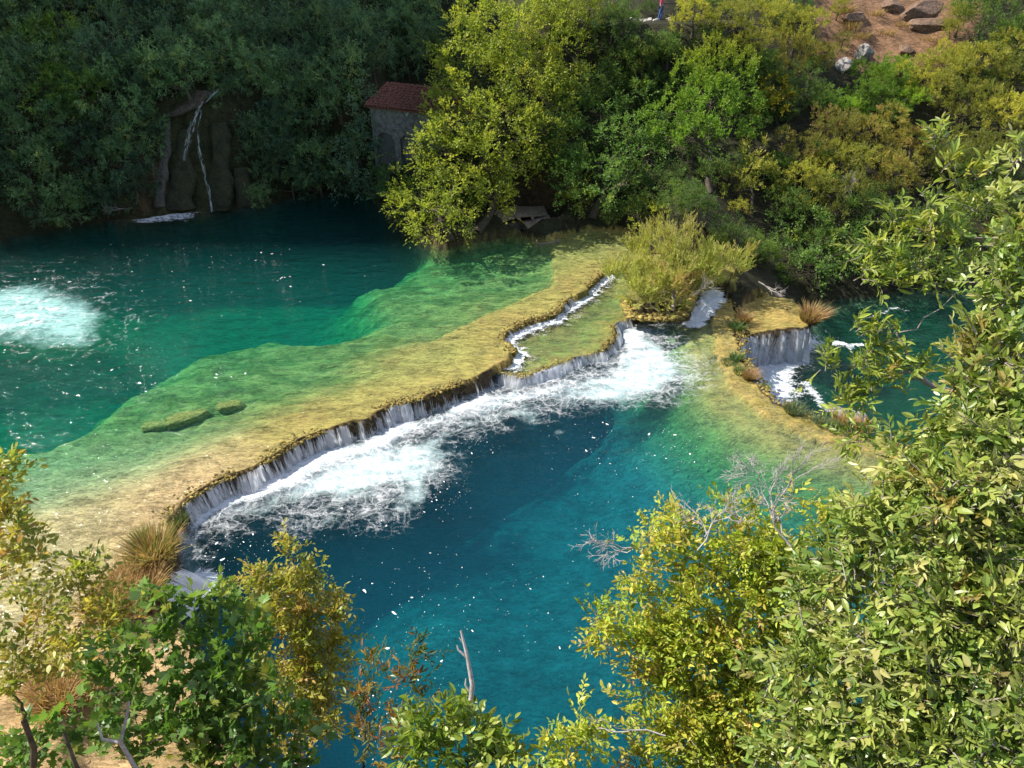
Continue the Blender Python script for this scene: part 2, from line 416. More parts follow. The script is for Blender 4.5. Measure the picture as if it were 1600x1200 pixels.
def ground_height(x, y, detail=True):
    x = np.asarray(x, float); y = np.asarray(y, float)
    wx = x + (0.28 * fbm(x * 1.3, y * 1.3, 3, 3) + 0.16 * fbm(x * 5, y * 5, 4, 2) if detail else 0)
    wy = y + (0.28 * fbm(x * 1.3, y * 1.3, 13, 3) + 0.16 * fbm(x * 5, y * 5, 14, 2) if detail else 0)
    sU, sI, sL, sP, sR, sB = sd(POLY_U, wx, wy), sd(POLY_I, wx, wy), sd(POLY_L, wx, wy), sd(POLY_P, wx, wy), sd(POLY_R, wx, wy), sd(POLY_ISL, wx, wy)
    lips = seg_dist(LIP_U, wx, wy)
    bank = np.full(x.shape, 1e9)
    for s, z in ((sU, Z_UP), (sL, Z_LOW), (sR, Z_RIGHT), (sI, Z_MID)):
        bank = np.minimum(bank, z + bank_profile(np.maximum(-s, 0), x, y))
    # unseen ridge beyond the left bank, raised to keep it shaded, and general rolling
    bank = bank + 36 * sstep(-21, -42, x) * sstep(43, 54, y) + np.where(y > 40, 1.0, 0.3) * fbm(x * 0.16, y * 0.16, 31, 3) * sstep(0.5, 5, -np.maximum(np.maximum(sU, sL), sR)) * 2.0
    # path terrace behind the trees
    pt = sstep(3.0, 1.2, np.abs(y - 53.2 - 0.02 * (x - 10) ** 2)) * sstep(9, 5, np.abs(x - 9.0))
    bank = bank * (1 - pt) + 9.75 * pt
    ld = np.hypot(x - LAND_C[0], (y - LAND_C[1]) * 1.3)
    bank = np.where(ld < 3.2, np.minimum(bank, -0.12 + 3.0 * np.maximum(ld - 1.9, 0) ** 1.3), bank)
    h = bank
    # island (the dam's far end, carrying the willow)
    h = np.where(sB > 0, 0.02 + 0.30 * sstep(0, 1.0, sB) + 0.15 * fbm(x * 2, y * 2, 71), h)
    # upper pool
    g = sd(GOLD, wx, wy); b = sd(BASIN, wx, wy)
    w = 0.25 + 2.8 * sstep(-3.0, -6.0, x)
    depU = 0.05 + 0.13 * sstep(0.5, 3.0, lips) + 0.30 * sstep(0, 1, -g / w) + 0.08 * np.clip(-g, 0, 9) + 2.5 * sstep(-1.4, 3.2, b + 1.6 * fbm(x * 0.5, y * 0.5, 5, 5))
    depU = depU * sstep(-0.02, 0.45, sU) + 0.22 * (fbm(x * 1.2, y * 1.6, 6) + 0.55 * fbm(x * 4.5, y * 4.5, 8, 3)) * sstep(0.1, 0.7, depU)
    depU = depU + 0.05 * fbm(x * 3.0, y * 6.0, 9, 3)
    hU = Z_UP - depU
    crest = sstep(0.55, 0.12, lips)
    hU = np.maximum(hU, crest * (0.035 + 0.09 * fbm(x * 3.0, y * 3.0, 21)) + (1 - crest) * -9)
    h = np.where(sU > 0, hU, h)
    # ledge under the inner cascade
    depI = 0.10 + 0.18 * sstep(0.1, 1.4, sI) + 0.12 * fbm(x * 2.2, y * 2.2, 22)
    cI = sstep(0.5, 0.1, seg_dist(LIP_I, wx, wy))
    hI = np.maximum(Z_MID - depI, cI * (0.02 + 0.07 * fbm(x * 3, y * 3, 24)) + Z_MID * cI + (1 - cI) * -9)
    h = np.where((sI > 0) & (sU <= 0), hI, h)
    # lower pool: falls away fast under the dam, shallow moss rim to the right
    dl = seg_dist(LIP_L, wx, wy)
    px_r = sstep(8.6, 2.2, dl)                        # 1 on the rim
    dn = seg_dist(np.concatenate([LIP_U, LIP_I]), wx, wy)
    deep = 3.6 + 1.6 * sstep(4, -9, x) + 0.8 * sstep(16, 12, y) - 1.2 * np.exp(-((x + 2.5) ** 2 + (y - 16.5) ** 2) / 5.0)
    depL = 0.25 + (deep - 0.25) * sstep(0.0, 2.2, dn) * (1 - px_r ** 0.8) + 0.85 * sstep(1.7, 4.6, dl) * px_r
    depL = depL * sstep(-0.05, 0.6, sL) + 0.22 * fbm(x * 1.1, y * 1.1, 25) + 0.10 * fbm(x * 4, y * 4, 26)
    hL = Z_LOW - np.maximum(depL, -0.05)
    cL = sstep(2.3, 1.1, dl)
    hL = np.maximum(hL, cL * (Z_LOW - 0.015 + 0.16 * fbm(x * 2.4, y * 2.4, 27) + 0.10 * fbm(x * 7, y * 7, 28, 2)) + (1 - cL) * -9)
    h = np.where((sL > 0) & (sU <= 0) & (sI <= 0), hL, h)
    h = np.where((sP > 0), Z_POND - 0.05 + 0.10 * fbm(x * 3, y * 3, 29), h)
    hR = Z_RIGHT - (0.2 + 1.5 * sstep(0, 3.0, sR)) + 0.3 * fbm(x, y, 30)
    h = np.where((sR > 0) & (sL <= 0) & (sP <= 0) & (sU <= 0) & (sB <= 0), hR, h)
    return h

def ground_color(x, y, z):
    n1, n2, n3 = fbm(x * 0.5, y * 0.5, 41), fbm(x * 2.1, y * 2.1, 42), fbm(x * 0.9, y * 2.4, 43)
    gold = np.array([0.40, 0.335, 0.10]); ochre = np.array([0.35, 0.265, 0.085]); olive = np.array([0.23, 0.235, 0.06])
    sand = np.array([0.50, 0.36, 0.19]); silt = np.array([0.13, 0.165, 0.175]); soil = np.array([0.035, 0.036, 0.018])
    darkrock = np.array([0.085, 0.062, 0.038]); red = np.array([0.25, 0.145, 0.085]); grassd = np.array([0.36, 0.26, 0.12])
    def mixc(a, b, f): return a + (b - a) * f[:, None]
    sU, sI, sL, sR, sP, sB = (sd(P, x, y) for P in (POLY_U, POLY_I, POLY_L, POLY_R, POLY_P, POLY_ISL))
    c = np.tile(soil, (len(x), 1))
    far = y > 24
    # bank: reddish bare soil patch top right, dark tufa cliff on the left, dry grass near left
    ex, ey, _ = proj(np.stack([x, y, z], 1))
    bare = sstep(-0.12, 0.15, 1.0 - np.hypot((ex - 1400) / 130, (ey - 20) / 95) + 0.6 * n2) * far
    c = mixc(c, red, bare)
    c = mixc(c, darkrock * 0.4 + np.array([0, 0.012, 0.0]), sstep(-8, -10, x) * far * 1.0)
    nb = (~far) & (x < -4)
    c = np.where(nb[:, None], mixc(np.tile(grassd, (len(x), 1)), sand, sstep(-0.2, 0.2, n1)), c)
    c = np.where(((~far) & (x >= -4))[:, None], np.tile(soil * 1.3, (len(x), 1)), c)
    # pools
    g, b = sd(GOLD, x, y), sd(BASIN, x, y)
    m = mixc(np.tile(gold, (len(x), 1)), ochre, sstep(-0.15, 0.2, n1 + 0.4 * n2))
    m = mixc(m, olive * 0.75, sstep(-0.08, 0.14, n3 + 0.7 * n2) * sstep(1.2, -1.5, g) * 0.9)
    m = mixc(m, sand, sstep(-7.0, -11.0, x + 0.2 * (y - 20) + 4 * n1) * sstep(26, 20, y))
    m = mixc(m, np.array([0.10, 0.25, 0.15]), sstep(0.0, 3.4, b + 1.4 * n1))
    m = mixc(m, np.array([0.035, 0.06, 0.05]), sstep(2.2, 0.6, sU) * sstep(0.2, 1.0, b) * (y > 36))  # bed darkened along the far shore: the bank's shade put into its colour
    m = mixc(m, ochre * 0.55, sstep(0.30, 0.06, seg_dist(LIP_U, x, y)) * sstep(-0.2, 0.1, n2))
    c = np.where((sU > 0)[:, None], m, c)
    mi = mixc(np.tile(gold * 0.75, (len(x), 1)), olive, sstep(-0.15, 0.15, n2))
    c = np.where(((sI > 0) | (sB > 0))[:, None] & (sU <= 0)[:, None], mi, c)
    dl = seg_dist(LIP_L, x, y)
    ml = mixc(np.tile(gold * 0.85, (len(x), 1)), ochre, sstep(-0.2, 0.2, n2))
    ml = mixc(ml, olive, sstep(1.9, 3.6, dl + 1.6 * n2))
    ml = mixc(ml, silt * 1.05, sstep(3.4, 6.5, dl))
    c = np.where(((sL > 0) & (sU <= 0) & (sI <= 0))[:, None], ml, c)
    c = np.where((sP > 0)[:, None], mixc(np.tile(gold * 0.8, (len(x), 1)), ochre, sstep(-0.2, 0.2, n2)), c)
    rr = (sR > 0) & (sL <= 0) & (sP <= 0) & (sU <= 0) & (sB <= 0)
    c = np.where(rr[:, None], np.tile(np.array([0.10, 0.14, 0.085]), (len(x), 1)), c)
    return np.clip(c * (1 + 0.5 * n2[:, None] + 0.25 * n1[:, None]), 0.01, 0.9)

def axis(lo, hi, step, outlo, outhi, g=1.16):
    a = list(np.arange(lo, hi, step))
    s = step; v = lo; L = []
    while v > outlo:
        s = min(s * g, 25); v -= s; L.append(v)
    s = step; v = a[-1]; R = []
    while v < outhi:
        s = min(s * g, 25); v += s; R.append(v)
    return np.array(L[::-1] + a + R)

def build_ground():
    X = axis(-25, 24, 0.12, -420, 420); Y = axis(9.5, 48.0, 0.12, -160, 520)
    GX, GY = np.meshgrid(X, Y)
    x, y = GX.ravel(), GY.ravel()
    z = ground_height(x, y)
    # steep faces (lips, cliff) wear dark wet rock
    Z = z.reshape(GX.shape)
    gy, gx = np.gradient(Z, Y, X)
    steep = np.hypot(gx, gy).ravel()
    c = ground_color(x, y, z)
    st = sstep(1.6, 4.0, steep) * ((y > 9.5) & (y < 46) & (x > -24))
    c = c + (np.array([0.075, 0.055, 0.03]) - c) * st[:, None]
    nx, ny = len(X), len(Y)
    i = np.arange(ny - 1)[:, None] * nx + np.arange(nx - 1)[None]
    F = np.stack([i, i + 1, i + nx + 1, i + nx], -1).reshape(-1, 4)
    me = mesh_from('ground', np.stack([x, y, z], 1), F, c)
    return link('ground', me, ground_material(), kind='structure')
build_ground()

def offset_poly(P, d):                              # move a polygon outwards by d (orientation free)
    n = len(P)
    area = 0.5 * np.sum(P[:, 0] * np.roll(P[:, 1], -1) - np.roll(P[:, 0], -1) * P[:, 1])
    T = np.roll(P, -1, 0) - np.roll(P, 1, 0); T /= np.linalg.norm(T, axis=1)[:, None] + 1e-9
    N = np.stack([T[:, 1], -T[:, 0]], 1) * np.sign(area)
    return P + N * d

def build_water(name, P, z, bottom, material):
    bm = bmesh.new()
    top = [bm.verts.new((p[0], p[1], z)) for p in P]
    bot = [bm.verts.new((p[0], p[1], bottom)) for p in P]
    n = len(P)
    f1 = bm.faces.new(top); f2 = bm.faces.new(bot[::-1])
    for i in range(n):
        bm.faces.new((top[i], bot[i], bot[(i + 1) % n], top[(i + 1) % n]))
    bmesh.ops.triangulate(bm, faces=[f1, f2])
    bmesh.ops.recalc_face_normals(bm, faces=bm.faces[:])
    me = bpy.data.meshes.new(name); bm.to_mesh(me); bm.free()
    return link(name, me, material, kind='structure')

MW = water_material('river_water', chop=0.55)
MWR = water_material('plunge_water', sig=(0.75, 0.22, 0.27), chop=0.6, scat=(0.10, 0.55, 0.42, 0.03))
def lip_clip(P, lip, d):                            # pull the vertices lying on a lip back inside the crest
    out = P.copy()
    dist = np.array([seg_dist(lip, np.array([p[0]]), np.array([p[1]]))[0] for p in P])
    ins = offset_poly(P, d)
    return np.where((dist < 0.3)[:, None], ins, offset_poly(P, 0.5))
MWU = water_material('upper_water', sig=(0.50, 0.085, 0.11), chop=0.85, scat=(0.08, 0.58, 0.55, 0.045))
build_water('upper_pool_water', lip_clip(POLY_U, LIP_U, -0.14), Z_UP, -6.0, MWU)
build_water('ledge_water', lip_clip(POLY_I, np.concatenate([LIP_I, LIP_U]), -0.10), Z_MID - 0.02, -1.2, MW)
build_water('lower_pool_water', lip_clip(POLY_L, LIP_L, -0.30), Z_LOW, -9.0, MW)
build_water('plunge_pool_water', offset_poly(POLY_R, 0.0), Z_RIGHT, -6.0, MWR)
# ------------------------------------------------------------------ white water: curtains, foam, bubbles
def curtain(name, P, z0, drop, throw, material, label, dens=0.0, layers=3, seed=0, rough=0.10, group=None, slump=0.0, gapn=0.35):
    """water falling from the lip polyline P (xy), z0 at the top, drop metres high"""
    root = thing(name, label, 'waterfall', group, loc=(P[len(P) // 2][0], P[len(P) // 2][1], z0 - drop))
    ox, oy, oz = root.location
    for L in range(layers):
        pts, s = resample(P, 0.05)
        k = np.ones(9) / 9
        if len(pts) > 20:
            pad = np.pad(pts, ((4, 4), (0, 0)), 'edge')
            pts = np.stack([np.convolve(pad[:, i], k, 'valid') for i in range(2)], 1)
        T = np.gradient(pts, axis=0); T /= np.linalg.norm(T, axis=1)[:, None] + 1e-9
        N = np.stack([T[:, 1], -T[:, 0]], 1)
        rag = 1.1 * fbm(s * 0.9, s * 0 + seed + L, 61, 3) * 0.35 + 0.25 * fbm(s * 4.0, s * 0 + seed, 62 + L, 2)
        nv = 14
        v = np.linspace(0, 1, nv)
        th = throw * (0.55 + 0.35 * L) * (1 + 1.6 * fbm(s * 2.0, s * 0 + 3 * L, 63 + seed, 3))
        off = -0.05 + rag[:, None] * 0.5 + th[:, None] * np.sqrt(v)[None] + slump * v[None] ** 1.5
        wob = rough * fbm(s[:, None] * 7 + 0 * v[None], v[None] * 2.0 + 0 * s[:, None], 64 + L, 2) * v[None]
        top = 0.05 + 0.05 * fbm(s * 3.0, s * 0, 66 + L)
        XY = pts[:, None] + N[:, None] * (off + wob)[..., None]
        Zz = z0 + top[:, None] - (drop + top[:, None] + 0.03) * v[None] ** 1.15
        V = np.concatenate([XY, Zz[..., None]], -1).reshape(-1, 3) - np.array([ox, oy, oz])
        n = len(pts)
        i = np.arange(n - 1)[:, None] * nv + np.arange(nv - 1)[None]
        F = np.stack([i, i + nv, i + nv + 1, i + 1], -1).reshape(-1, 4)
        gap = gapn * 2.2 * fbm(s * 0.8 + 5 * seed, s * 0 + L * 0.3, 65, 3)
        gap = gap + gapn * 0.9 * fbm(s * 3.1 + seed, s * 0 + L, 67, 2)
        d = np.clip(dens + gap, -0.6, 0.6)[:, None] + 0.22 * (v[None] - 0.45) + 0 * s[:, None]
        d -= 0.5 * sstep(0.12, 0.0, v)[None]
        me = mesh_from('curtain', V, F, attrs={'su': np.repeat(s, nv), 'sv': np.tile(v * drop, n), 'dens': d.ravel(), 'lay': np.full(n * nv, L * 5.3 + seed)})
        link('curtain', me, material, root)
    return root

MF = fall_material('falling_water', cover=0.50)
MF2 = fall_material('broken_falling_water', cover=0.50, sx=5.0, sy=1.3)  # broader, more broken streaks; same colours as the other falls
MF3 = fall_material('tumbling_water', cover=0.50, sx=4.0, sy=2.6)
curtain('waterfall', poly([(283, 790)] + LIP_MAIN_PX[1:], 0), 0.0, -Z_LOW, 0.26, MF, 'long low curtain of white water pouring over the golden moss dam', seed=1, gapn=0.36, slump=0.08, dens=-0.13, rough=0.30)
curtain('waterfall', poly(LIP_MID_PX, Z_MID), Z_MID, Z_MID - Z_LOW, 0.20, MF, 'short white fall off the lower mossy ledge beside the churning foam', dens=0.02, seed=2, gapn=0.3, slump=0.1)
curtain('waterfall', poly(LIP_INNER_PX[2:-1], 0), 0.0, -Z_MID, 0.20, MF, 'ragged rapids dropping from the moss dam on to the lower ledge', dens=-0.20, seed=3, gapn=0.6, slump=0.15)
curtain('waterfall', poly(LIP_POND_PX[0:] , Z_POND), Z_POND, Z_POND - Z_RIGHT, 0.35, MF2, 'tall lacy fall from the moss pond into the plunge pool', dens=0.07, seed=4, gapn=0.22, rough=0.35)
curtain('waterfall', poly(LIP_RIM_PX, Z_LOW)[::-1][::-1] if False else np.array(poly(LIP_RIM_PX, Z_LOW))[::-1], Z_LOW, Z_LOW - Z_RIGHT, 0.45, MF2, 'smooth fan of water sliding off the mossy rim under the grass tufts', dens=-0.04, seed=5, gapn=0.55, rough=0.2)
curtain('waterfall', poly([(262, 915), (272, 890), (274, 872)], 0)[::-1] if False else poly([(240, 935), (258, 912), (270, 885)], 0), 0.0, -Z_LOW + .03, 0.5, MF, 'little white chute beside the tan grass tuft at the end of the dam', dens=-0.02, seed=6, gapn=0.3, slump=0.4)
# the spring on the shaded cliff: a chute and a thin thread
def stream(path, width, seed):
    pts, s = resample(np.array(path), 0.06)
    n = len(pts); m = 9
    w = np.interp(s / s[-1], np.linspace(0, 1, len(width)), width)
    u = np.linspace(-1, 1, m)
    V = pts[:, None] + np.zeros((1, m, 3))
    V[..., 0] += u[None] * w[:, None] + .05 * fbm(s * 3, s * 0, seed)[:, None]
    V[..., 1] += -.10 * (1 - u[None] ** 2) + .10 * fbm(s[:, None] * 2.5 + 0 * u[None], u[None] * 2 + 0 * s[:, None], seed + 1)
    i = np.arange(n - 1)[:, None] * m + np.arange(m - 1)[None]
    F = np.stack([i, i + m, i + m + 1, i + 1], -1).reshape(-1, 4)
    d = -.04 - .36 * np.abs(u)[None] ** 2 + 0 * s[:, None]
    return mesh_from('stream', V.reshape(-1, 3), F, attrs={'su': (u[None] * w[:, None]).ravel(), 'sv': np.repeat(s, m), 'dens': d.ravel(), 'lay': np.full(n * m, float(seed))})

FOAM_M = foam_material('foam', lace=2.1, soft=0.66)
FOAM_WEB = foam_material('foam_web', lace=1.25, soft=0.36)
FOAM_FINE = foam_material('foam_fine', lace=2.6, soft=0.25)
BUB_M = bubble_material('bubbles')
BUB_U = bubble_material('bubbles_upwelling', amax=0.62)

def foam_sheet(name, z, bbox, densf, material, step=0.1, heave=0.0, z_off=0.014, what='foam'):
    X = np.arange(bbox[0], bbox[1], step); Y = np.arange(bbox[2], bbox[3], step)
    GX, GY = np.meshgrid(X, Y); x, y = GX.ravel(), GY.ravel()
    d = densf(x, y)
    h = heave * np.clip(d, 0, 1) ** 2 * (0.6 + 1.3 * (fbm(x * 1.7, y * 1.7, 81) + 0.8 * fbm(x * 6, y * 6, 82, 3)))
    V = np.stack([x, y, z + z_off + np.maximum(h, 0)], 1)
    nx = len(X)
    i = np.arange(len(Y) - 1)[:, None] * nx + np.arange(nx - 1)[None]
    F = np.stack([i, i + 1, i + nx + 1, i + nx], -1).reshape(-1, 4)
    keep = (d[F] > 0.012).any(1)
    F = F[keep]
    used = np.unique(F); remap = np.full(len(V), -1); remap[used] = np.arange(len(used))
    me = mesh_from(name, V[used], remap[F], attrs={'dens': np.clip(d[used], 0, 1.2)})
    return link(name, me, material, kind='stuff', label=what)

def bb(P, m=1.0): return (P[:, 0].min() - m, P[:, 0].max() + m, P[:, 1].min() - m, P[:, 1].max() + m)
W1 = poly([(272, 858), (292, 800), (350, 768), (430, 735), (500, 700), (570, 682), (620, 655), (680, 642), (720, 622), (770, 606), (830, 602), (880, 590), (940, 570), (962, 540), (966, 508), (1020, 503),
           (1045, 508), (1035, 530), (1072, 560), (1084, 588), (1045, 610), (990, 622), (950, 612), (900, 622), (850, 632), (800, 640), (770, 655), (700, 668), (665, 678), (645, 690), (690, 728), (655, 755),
           (612, 775), (600, 806), (575, 796), (555, 768), (505, 782), (478, 812), (462, 784), (420, 786), (380, 796), (340, 822), (300, 858)], Z_LOW)
def dens1(x, y):
    wx, wy = x + 0.9 * fbm(x * 0.9, y * 0.9, 83), y + 0.9 * fbm(x * 0.9, y * 0.9, 84)
    s = sd(W1, wx, wy) - 0.62
    near = np.minimum(seg_dist(poly(LIP_MAIN_PX, 0), x, y), seg_dist(LIP_I, x, y))
    d = 0.10 + 0.24 * sstep(-0.9, 0.75, s) + 0.66 * sstep(1.5, 0.35, near) * sstep(-0.6, 0.3, s) + 0.10 * sstep(0.3, 1.6, s) + 0.35 * fbm(x * 0.45, y * 0.45, 80, 3)
    stir = 0.27 * sstep(-2.4, 0.0, s)
    d = np.maximum(d * sstep(-1.1, -0.2, s), stir)
    return d * sstep(0.0, 0.15, sd(POLY_L, x, y) + 0.35)
foam_sheet('foam', Z_LOW, bb(W1, 3.0), dens1, FOAM_M, 0.1, 0.13, what='white churning foam below the moss dam')
W2 = poly([(300, 800), (500, 705), (700, 650), (960, 560), (1060, 530), (1100, 590), (1000, 640), (860, 640), (940, 690), (900, 700), (800, 660), (720, 690), (760, 780), (700, 760), (640, 830), (590, 790), (480, 850), (460, 800), (340, 830)], Z_LOW)
def dens2(x, y):
    wx, wy = x + 1.1 * fbm(x * 0.7, y * 0.7, 85), y + 1.1 * fbm(x * 0.7, y * 0.7, 86)
    return np.maximum(0.75 * sstep(-0.5, 1.8, sd(W2, wx, wy) - .35), 1.05 * sstep(-0.4, 0.9, sd(W1, wx, wy) - .52)) * sstep(0.0, 0.3, sd(POLY_L, x, y))
foam_sheet('bubbles', Z_LOW, bb(W2, 2.0), dens2, BUB_M, 0.2, 0.0, z_off=-0.16, what='pale cloud of bubbles under the foam')
W3 = poly([(-260, 470), (-100, 440), (0, 440), (70, 436), (125, 455), (158, 480), (140, 515), (120, 530), (60, 530), (0, 528), (-120, 545), (-260, 560)], Z_UP)
def dens3(x, y):
    wx, wy = x + 1.3 * fbm(x * 0.6, y * 0.6, 87), y + 1.3 * fbm(x * 0.6, y * 0.6, 88)
    s = sd(W3, wx, wy)
    return np.maximum(0.06 * sstep(-0.3, 2.4, s) + 0.15 * sstep(-4.5, 0, s) + 0.22 * fbm(x * .5, y * .5, 79, 3) * sstep(-3, 0, s), 0.0)
foam_sheet('foam', Z_UP, (-30, -3, 24, 42), dens3, FOAM_WEB, 0.14, 0.02, what='thin lacework of foam drifting on the upper pool')
def dens3b(x, y):
    wx, wy = x + 1.5 * fbm(x * 0.5, y * 0.5, 89), y + 1.5 * fbm(x * 0.5, y * 0.5, 90)
    return 1.1 * sstep(-1.0, 2.4, sd(W3, wx, wy))
foam_sheet('bubbles', Z_UP, bb(W3, 3.0), dens3b, BUB_U, 0.2, 0.0, z_off=-0.30, what='pale upwelling of bubbles in the upper pool')
W4 = poly([(1150, 535), (1180, 535), (1215, 528), (1262, 520), (1288, 540), (1262, 560), (1235, 585), (1250, 612), (1222, 640), (1190, 622), (1165, 595)], Z_RIGHT)
def dens4(x, y):
    wx, wy = x + 0.8 * fbm(x, y, 91), y + 0.8 * fbm(x, y, 92)
    s = sd(W4, wx, wy)
    return np.maximum(0.16 + 0.75 * sstep(-0.6, 1.3, s), 0.0) * sstep(-3.0, 0.2, s) + 0.30 * sstep(0.35, 0.0, seg_dist(poly([(1262, 600), (1290, 640), (1330, 650)], Z_RIGHT), wx, wy)) + \
        0.40 * sstep(0.3, 0.0, seg_dist(poly([(1300, 535), (1325, 545), (1345, 540)], Z_RIGHT), wx, wy)) + 0.30 * sstep(0.3, 0.0, seg_dist(poly([(1340, 500), (1400, 480), (1440, 490)], Z_RIGHT), wx, wy))
foam_sheet('foam', Z_RIGHT, bb(W4, 6.0), dens4, FOAM_FINE, 0.1, 0.22, what='blue white spray and foam in the plunge pool')
def dens5(x, y):
    wx, wy = x + 0.5 * fbm(x * 1.5, y * 1.5, 93), y + 0.5 * fbm(x * 1.5, y * 1.5, 94)
    dI = seg_dist(poly(LIP_INNER_PX[1:], 0), wx, wy)
    return (0.34 * sstep(0.7, 0.1, dI) + 0.20 * sstep(2.0, 0.5, dI)) * (sd(POLY_I, x, y) > -0.05)
foam_sheet('foam', Z_MID, bb(POLY_I, 0.5), dens5, FOAM_FINE, 0.08, 0.05, what='foam swirling over the mossy ledge')
def dens6(x, y):
    wx, wy = x + 0.5 * fbm(x * 1.5, y * 1.5, 95), y + 0.5 * fbm(x * 1.5, y * 1.5, 96)
    return 0.85 * sstep(0.8, 0.1, seg_dist(poly([(1085, 505), (1105, 480), (1120, 465)], Z_LOW), wx, wy)) + 0.8 * sstep(1.0, 0.1, seg_dist(poly([(285, 930), (310, 915)], Z_LOW), wx, wy)) + \
        0.75 * sstep(0.7, 0.1, seg_dist(poly([(232, 338), (288, 336)], 0.0), wx, wy)) * 0
foam_sheet('foam', Z_LOW, (-14, 12, 14, 36), dens6, FOAM_FINE, 0.1, 0.1, what='small patches of foam under the side chutes')

# drifting flecks of foam
def flecks(name, z, spots, n, poly_in, what, seed):
    r = np.random.default_rng(seed)
    V, F, k = [], [], 0
    per = np.array([s[4] for s in spots], float); per /= per.sum()
    for i in range(n):
        a = spots[r.choice(len(spots), p=per)]
        px = a[0] + (a[2] - a[0]) * r.random() + r.normal() * a[5]; py = a[1] + (a[3] - a[1]) * r.random() + r.normal() * a[5] * 0.6
        c = at(px, py, z + 0.012)
        if sd(poly_in, np.array([c[0]]), np.array([c[1]]))[0] < 0.3: continue
        rad = min(0.006 + 0.005 * r.pareto(2.0), 0.05)
        m = 6; an = np.arange(m) * 2 * math.pi / m + r.random() * 3
        rr = rad * r.uniform(0.5, 1.3, m)
        th = r.random() * 3; q = np.stack([rr * np.cos(an) * 1.7, rr * np.sin(an) * 0.8], 1)
        q = q @ np.array([[math.cos(th), math.sin(th)], [-math.sin(th), math.cos(th)]])
        pts = np.column_stack([c[0] + q[:, 0], c[1] + q[:, 1], np.full(m, c[2])])
        V.append(np.vstack([pts, [c[0], c[1], c[2] + rad * 0.25]]))
        F += [[k + j, k + (j + 1) % m, k + m] for j in range(m)]; k += m + 1
    return link(name, mesh_from(name, np.vstack(V), np.array(F)), M_FLECK, kind='stuff', label=what)
M_FLECK = plain_material('foam_fleck', (0.82, 0.83, 0.82), 0.6, 0.08)
flecks('foam_flecks', Z_LOW, [(300, 830, 420, 880, 3, 25), (430, 800, 620, 830, 3, 22), (640, 760, 730, 800, 3, 16), (560, 860, 760, 960, 3, 45), (540, 950, 700, 1100, 2, 40), (700, 880, 900, 1000, 2, 60), (860, 650, 1080, 740, 4, 25), (1010, 680, 1120, 720, 2, 20),
                              (700, 700, 790, 690, 2, 12), (590, 1080, 600, 1180, 2, 18), (900, 760, 1000, 820, 1, 50), (300, 880, 380, 930, 1, 20)], 800, POLY_L, 'white flecks of foam drifting on the lower pool', 5)
flecks('foam_flecks', Z_UP, [(150, 420, 440, 372, 4, 12), (60, 430, 150, 445, 2, 12), (180, 530, 270, 600, 3, 22), (200, 470, 480, 430, 4, 30), (220, 590, 260, 610, 2, 14), (330, 575, 380, 590, 1, 14), (400, 470, 700, 430, 1, 60), (0, 480, 150, 540, 2, 25)], 900, POLY_U, 'white flecks of foam drifting on the upper pool', 6)

# shaggy moss hanging along the dam lips
def moss_fringe(P, z, n, seed, label, size=(.015, .042)):
    r = np.random.default_rng(seed)
    pts, s = resample(P, .03)
    T = np.gradient(pts, axis=0); T /= np.linalg.norm(T, axis=1)[:, None] + 1e-9
    N = np.stack([T[:, 1], -T[:, 0]], 1)
    bm = bmesh.new(); bmesh.ops.create_icosphere(bm, subdivisions=1, radius=1.0)
    tv = np.array([v.co[:] for v in bm.verts]); tf = np.array([[q.index for q in f.verts] for f in bm.faces]); bm.free()
    k = r.integers(0, len(pts), n)
    keep = vnoise(s[k] * .8, s[k] * 0, seed) + .25 * r.random(n) > .55
    k = k[keep]; n = len(k)
    off = -np.abs(r.normal(size=n)) * .22 + .07
    c = np.column_stack([pts[k] + N[k] * off[:, None], z - .025 + r.normal(size=n) * .02 - .45 * np.maximum(off, 0)])
    S = r.uniform(*size, (n, 1)) * np.array([1.5, 1.5, .55]) * r.uniform(.6, 1.3, (n, 3))
    V = c[:, None] + tv[None] * S[:, None] * (1 + .35 * r.normal(size=(n, len(tv), 1)))
    F = (np.arange(n)[:, None, None] * len(tv) + tf[None]).reshape(-1, 3)
    cols = np.array([(.34, .26, .075), (.22, .17, .05), (.40, .31, .09), (.14, .11, .035)])
    C = np.repeat(cols[r.integers(0, 4, n)] * r.uniform(.7, 1.2, (n, 1)), len(tv), 0)
    link('moss', mesh_from('moss', V.reshape(-1, 3), F, C), M_MOSS, kind='stuff', label=label)
M_MOSS = leaf_material('moss_clump', .1, .2, .8)
moss_fringe(poly(LIP_MAIN_PX, 0), 0, 2600, 1, 'shaggy brown moss along the lip of the long dam')
moss_fringe(poly(LIP_INNER_PX, 0), 0, 1100, 2, 'shaggy moss along the inner lip above the ledge')
moss_fringe(poly(LIP_MID_PX, Z_MID), Z_MID, 700, 3, 'moss along the lip of the lower ledge')
moss_fringe(poly(LIP_LEFT_PX, 0), 0, 700, 4, 'moss along the left end of the dam')
moss_fringe(poly(RIM_OUT_PX, Z_LOW), Z_LOW, 900, 5, 'moss along the curved rim above the plunge pool', (.02, .06))
moss_fringe(poly(LIP_POND_PX, Z_POND), Z_POND, 350, 6, 'moss along the lip of the pond')
isl_edge = poly([(950, 445), (975, 470), (985, 495), (1000, 498), (1030, 500), (1060, 498), (1075, 485), (1085, 460)], 0.0)
moss_fringe(isl_edge, .05, 900, 7, 'russet moss on the edge of the islet', (.05, .13))

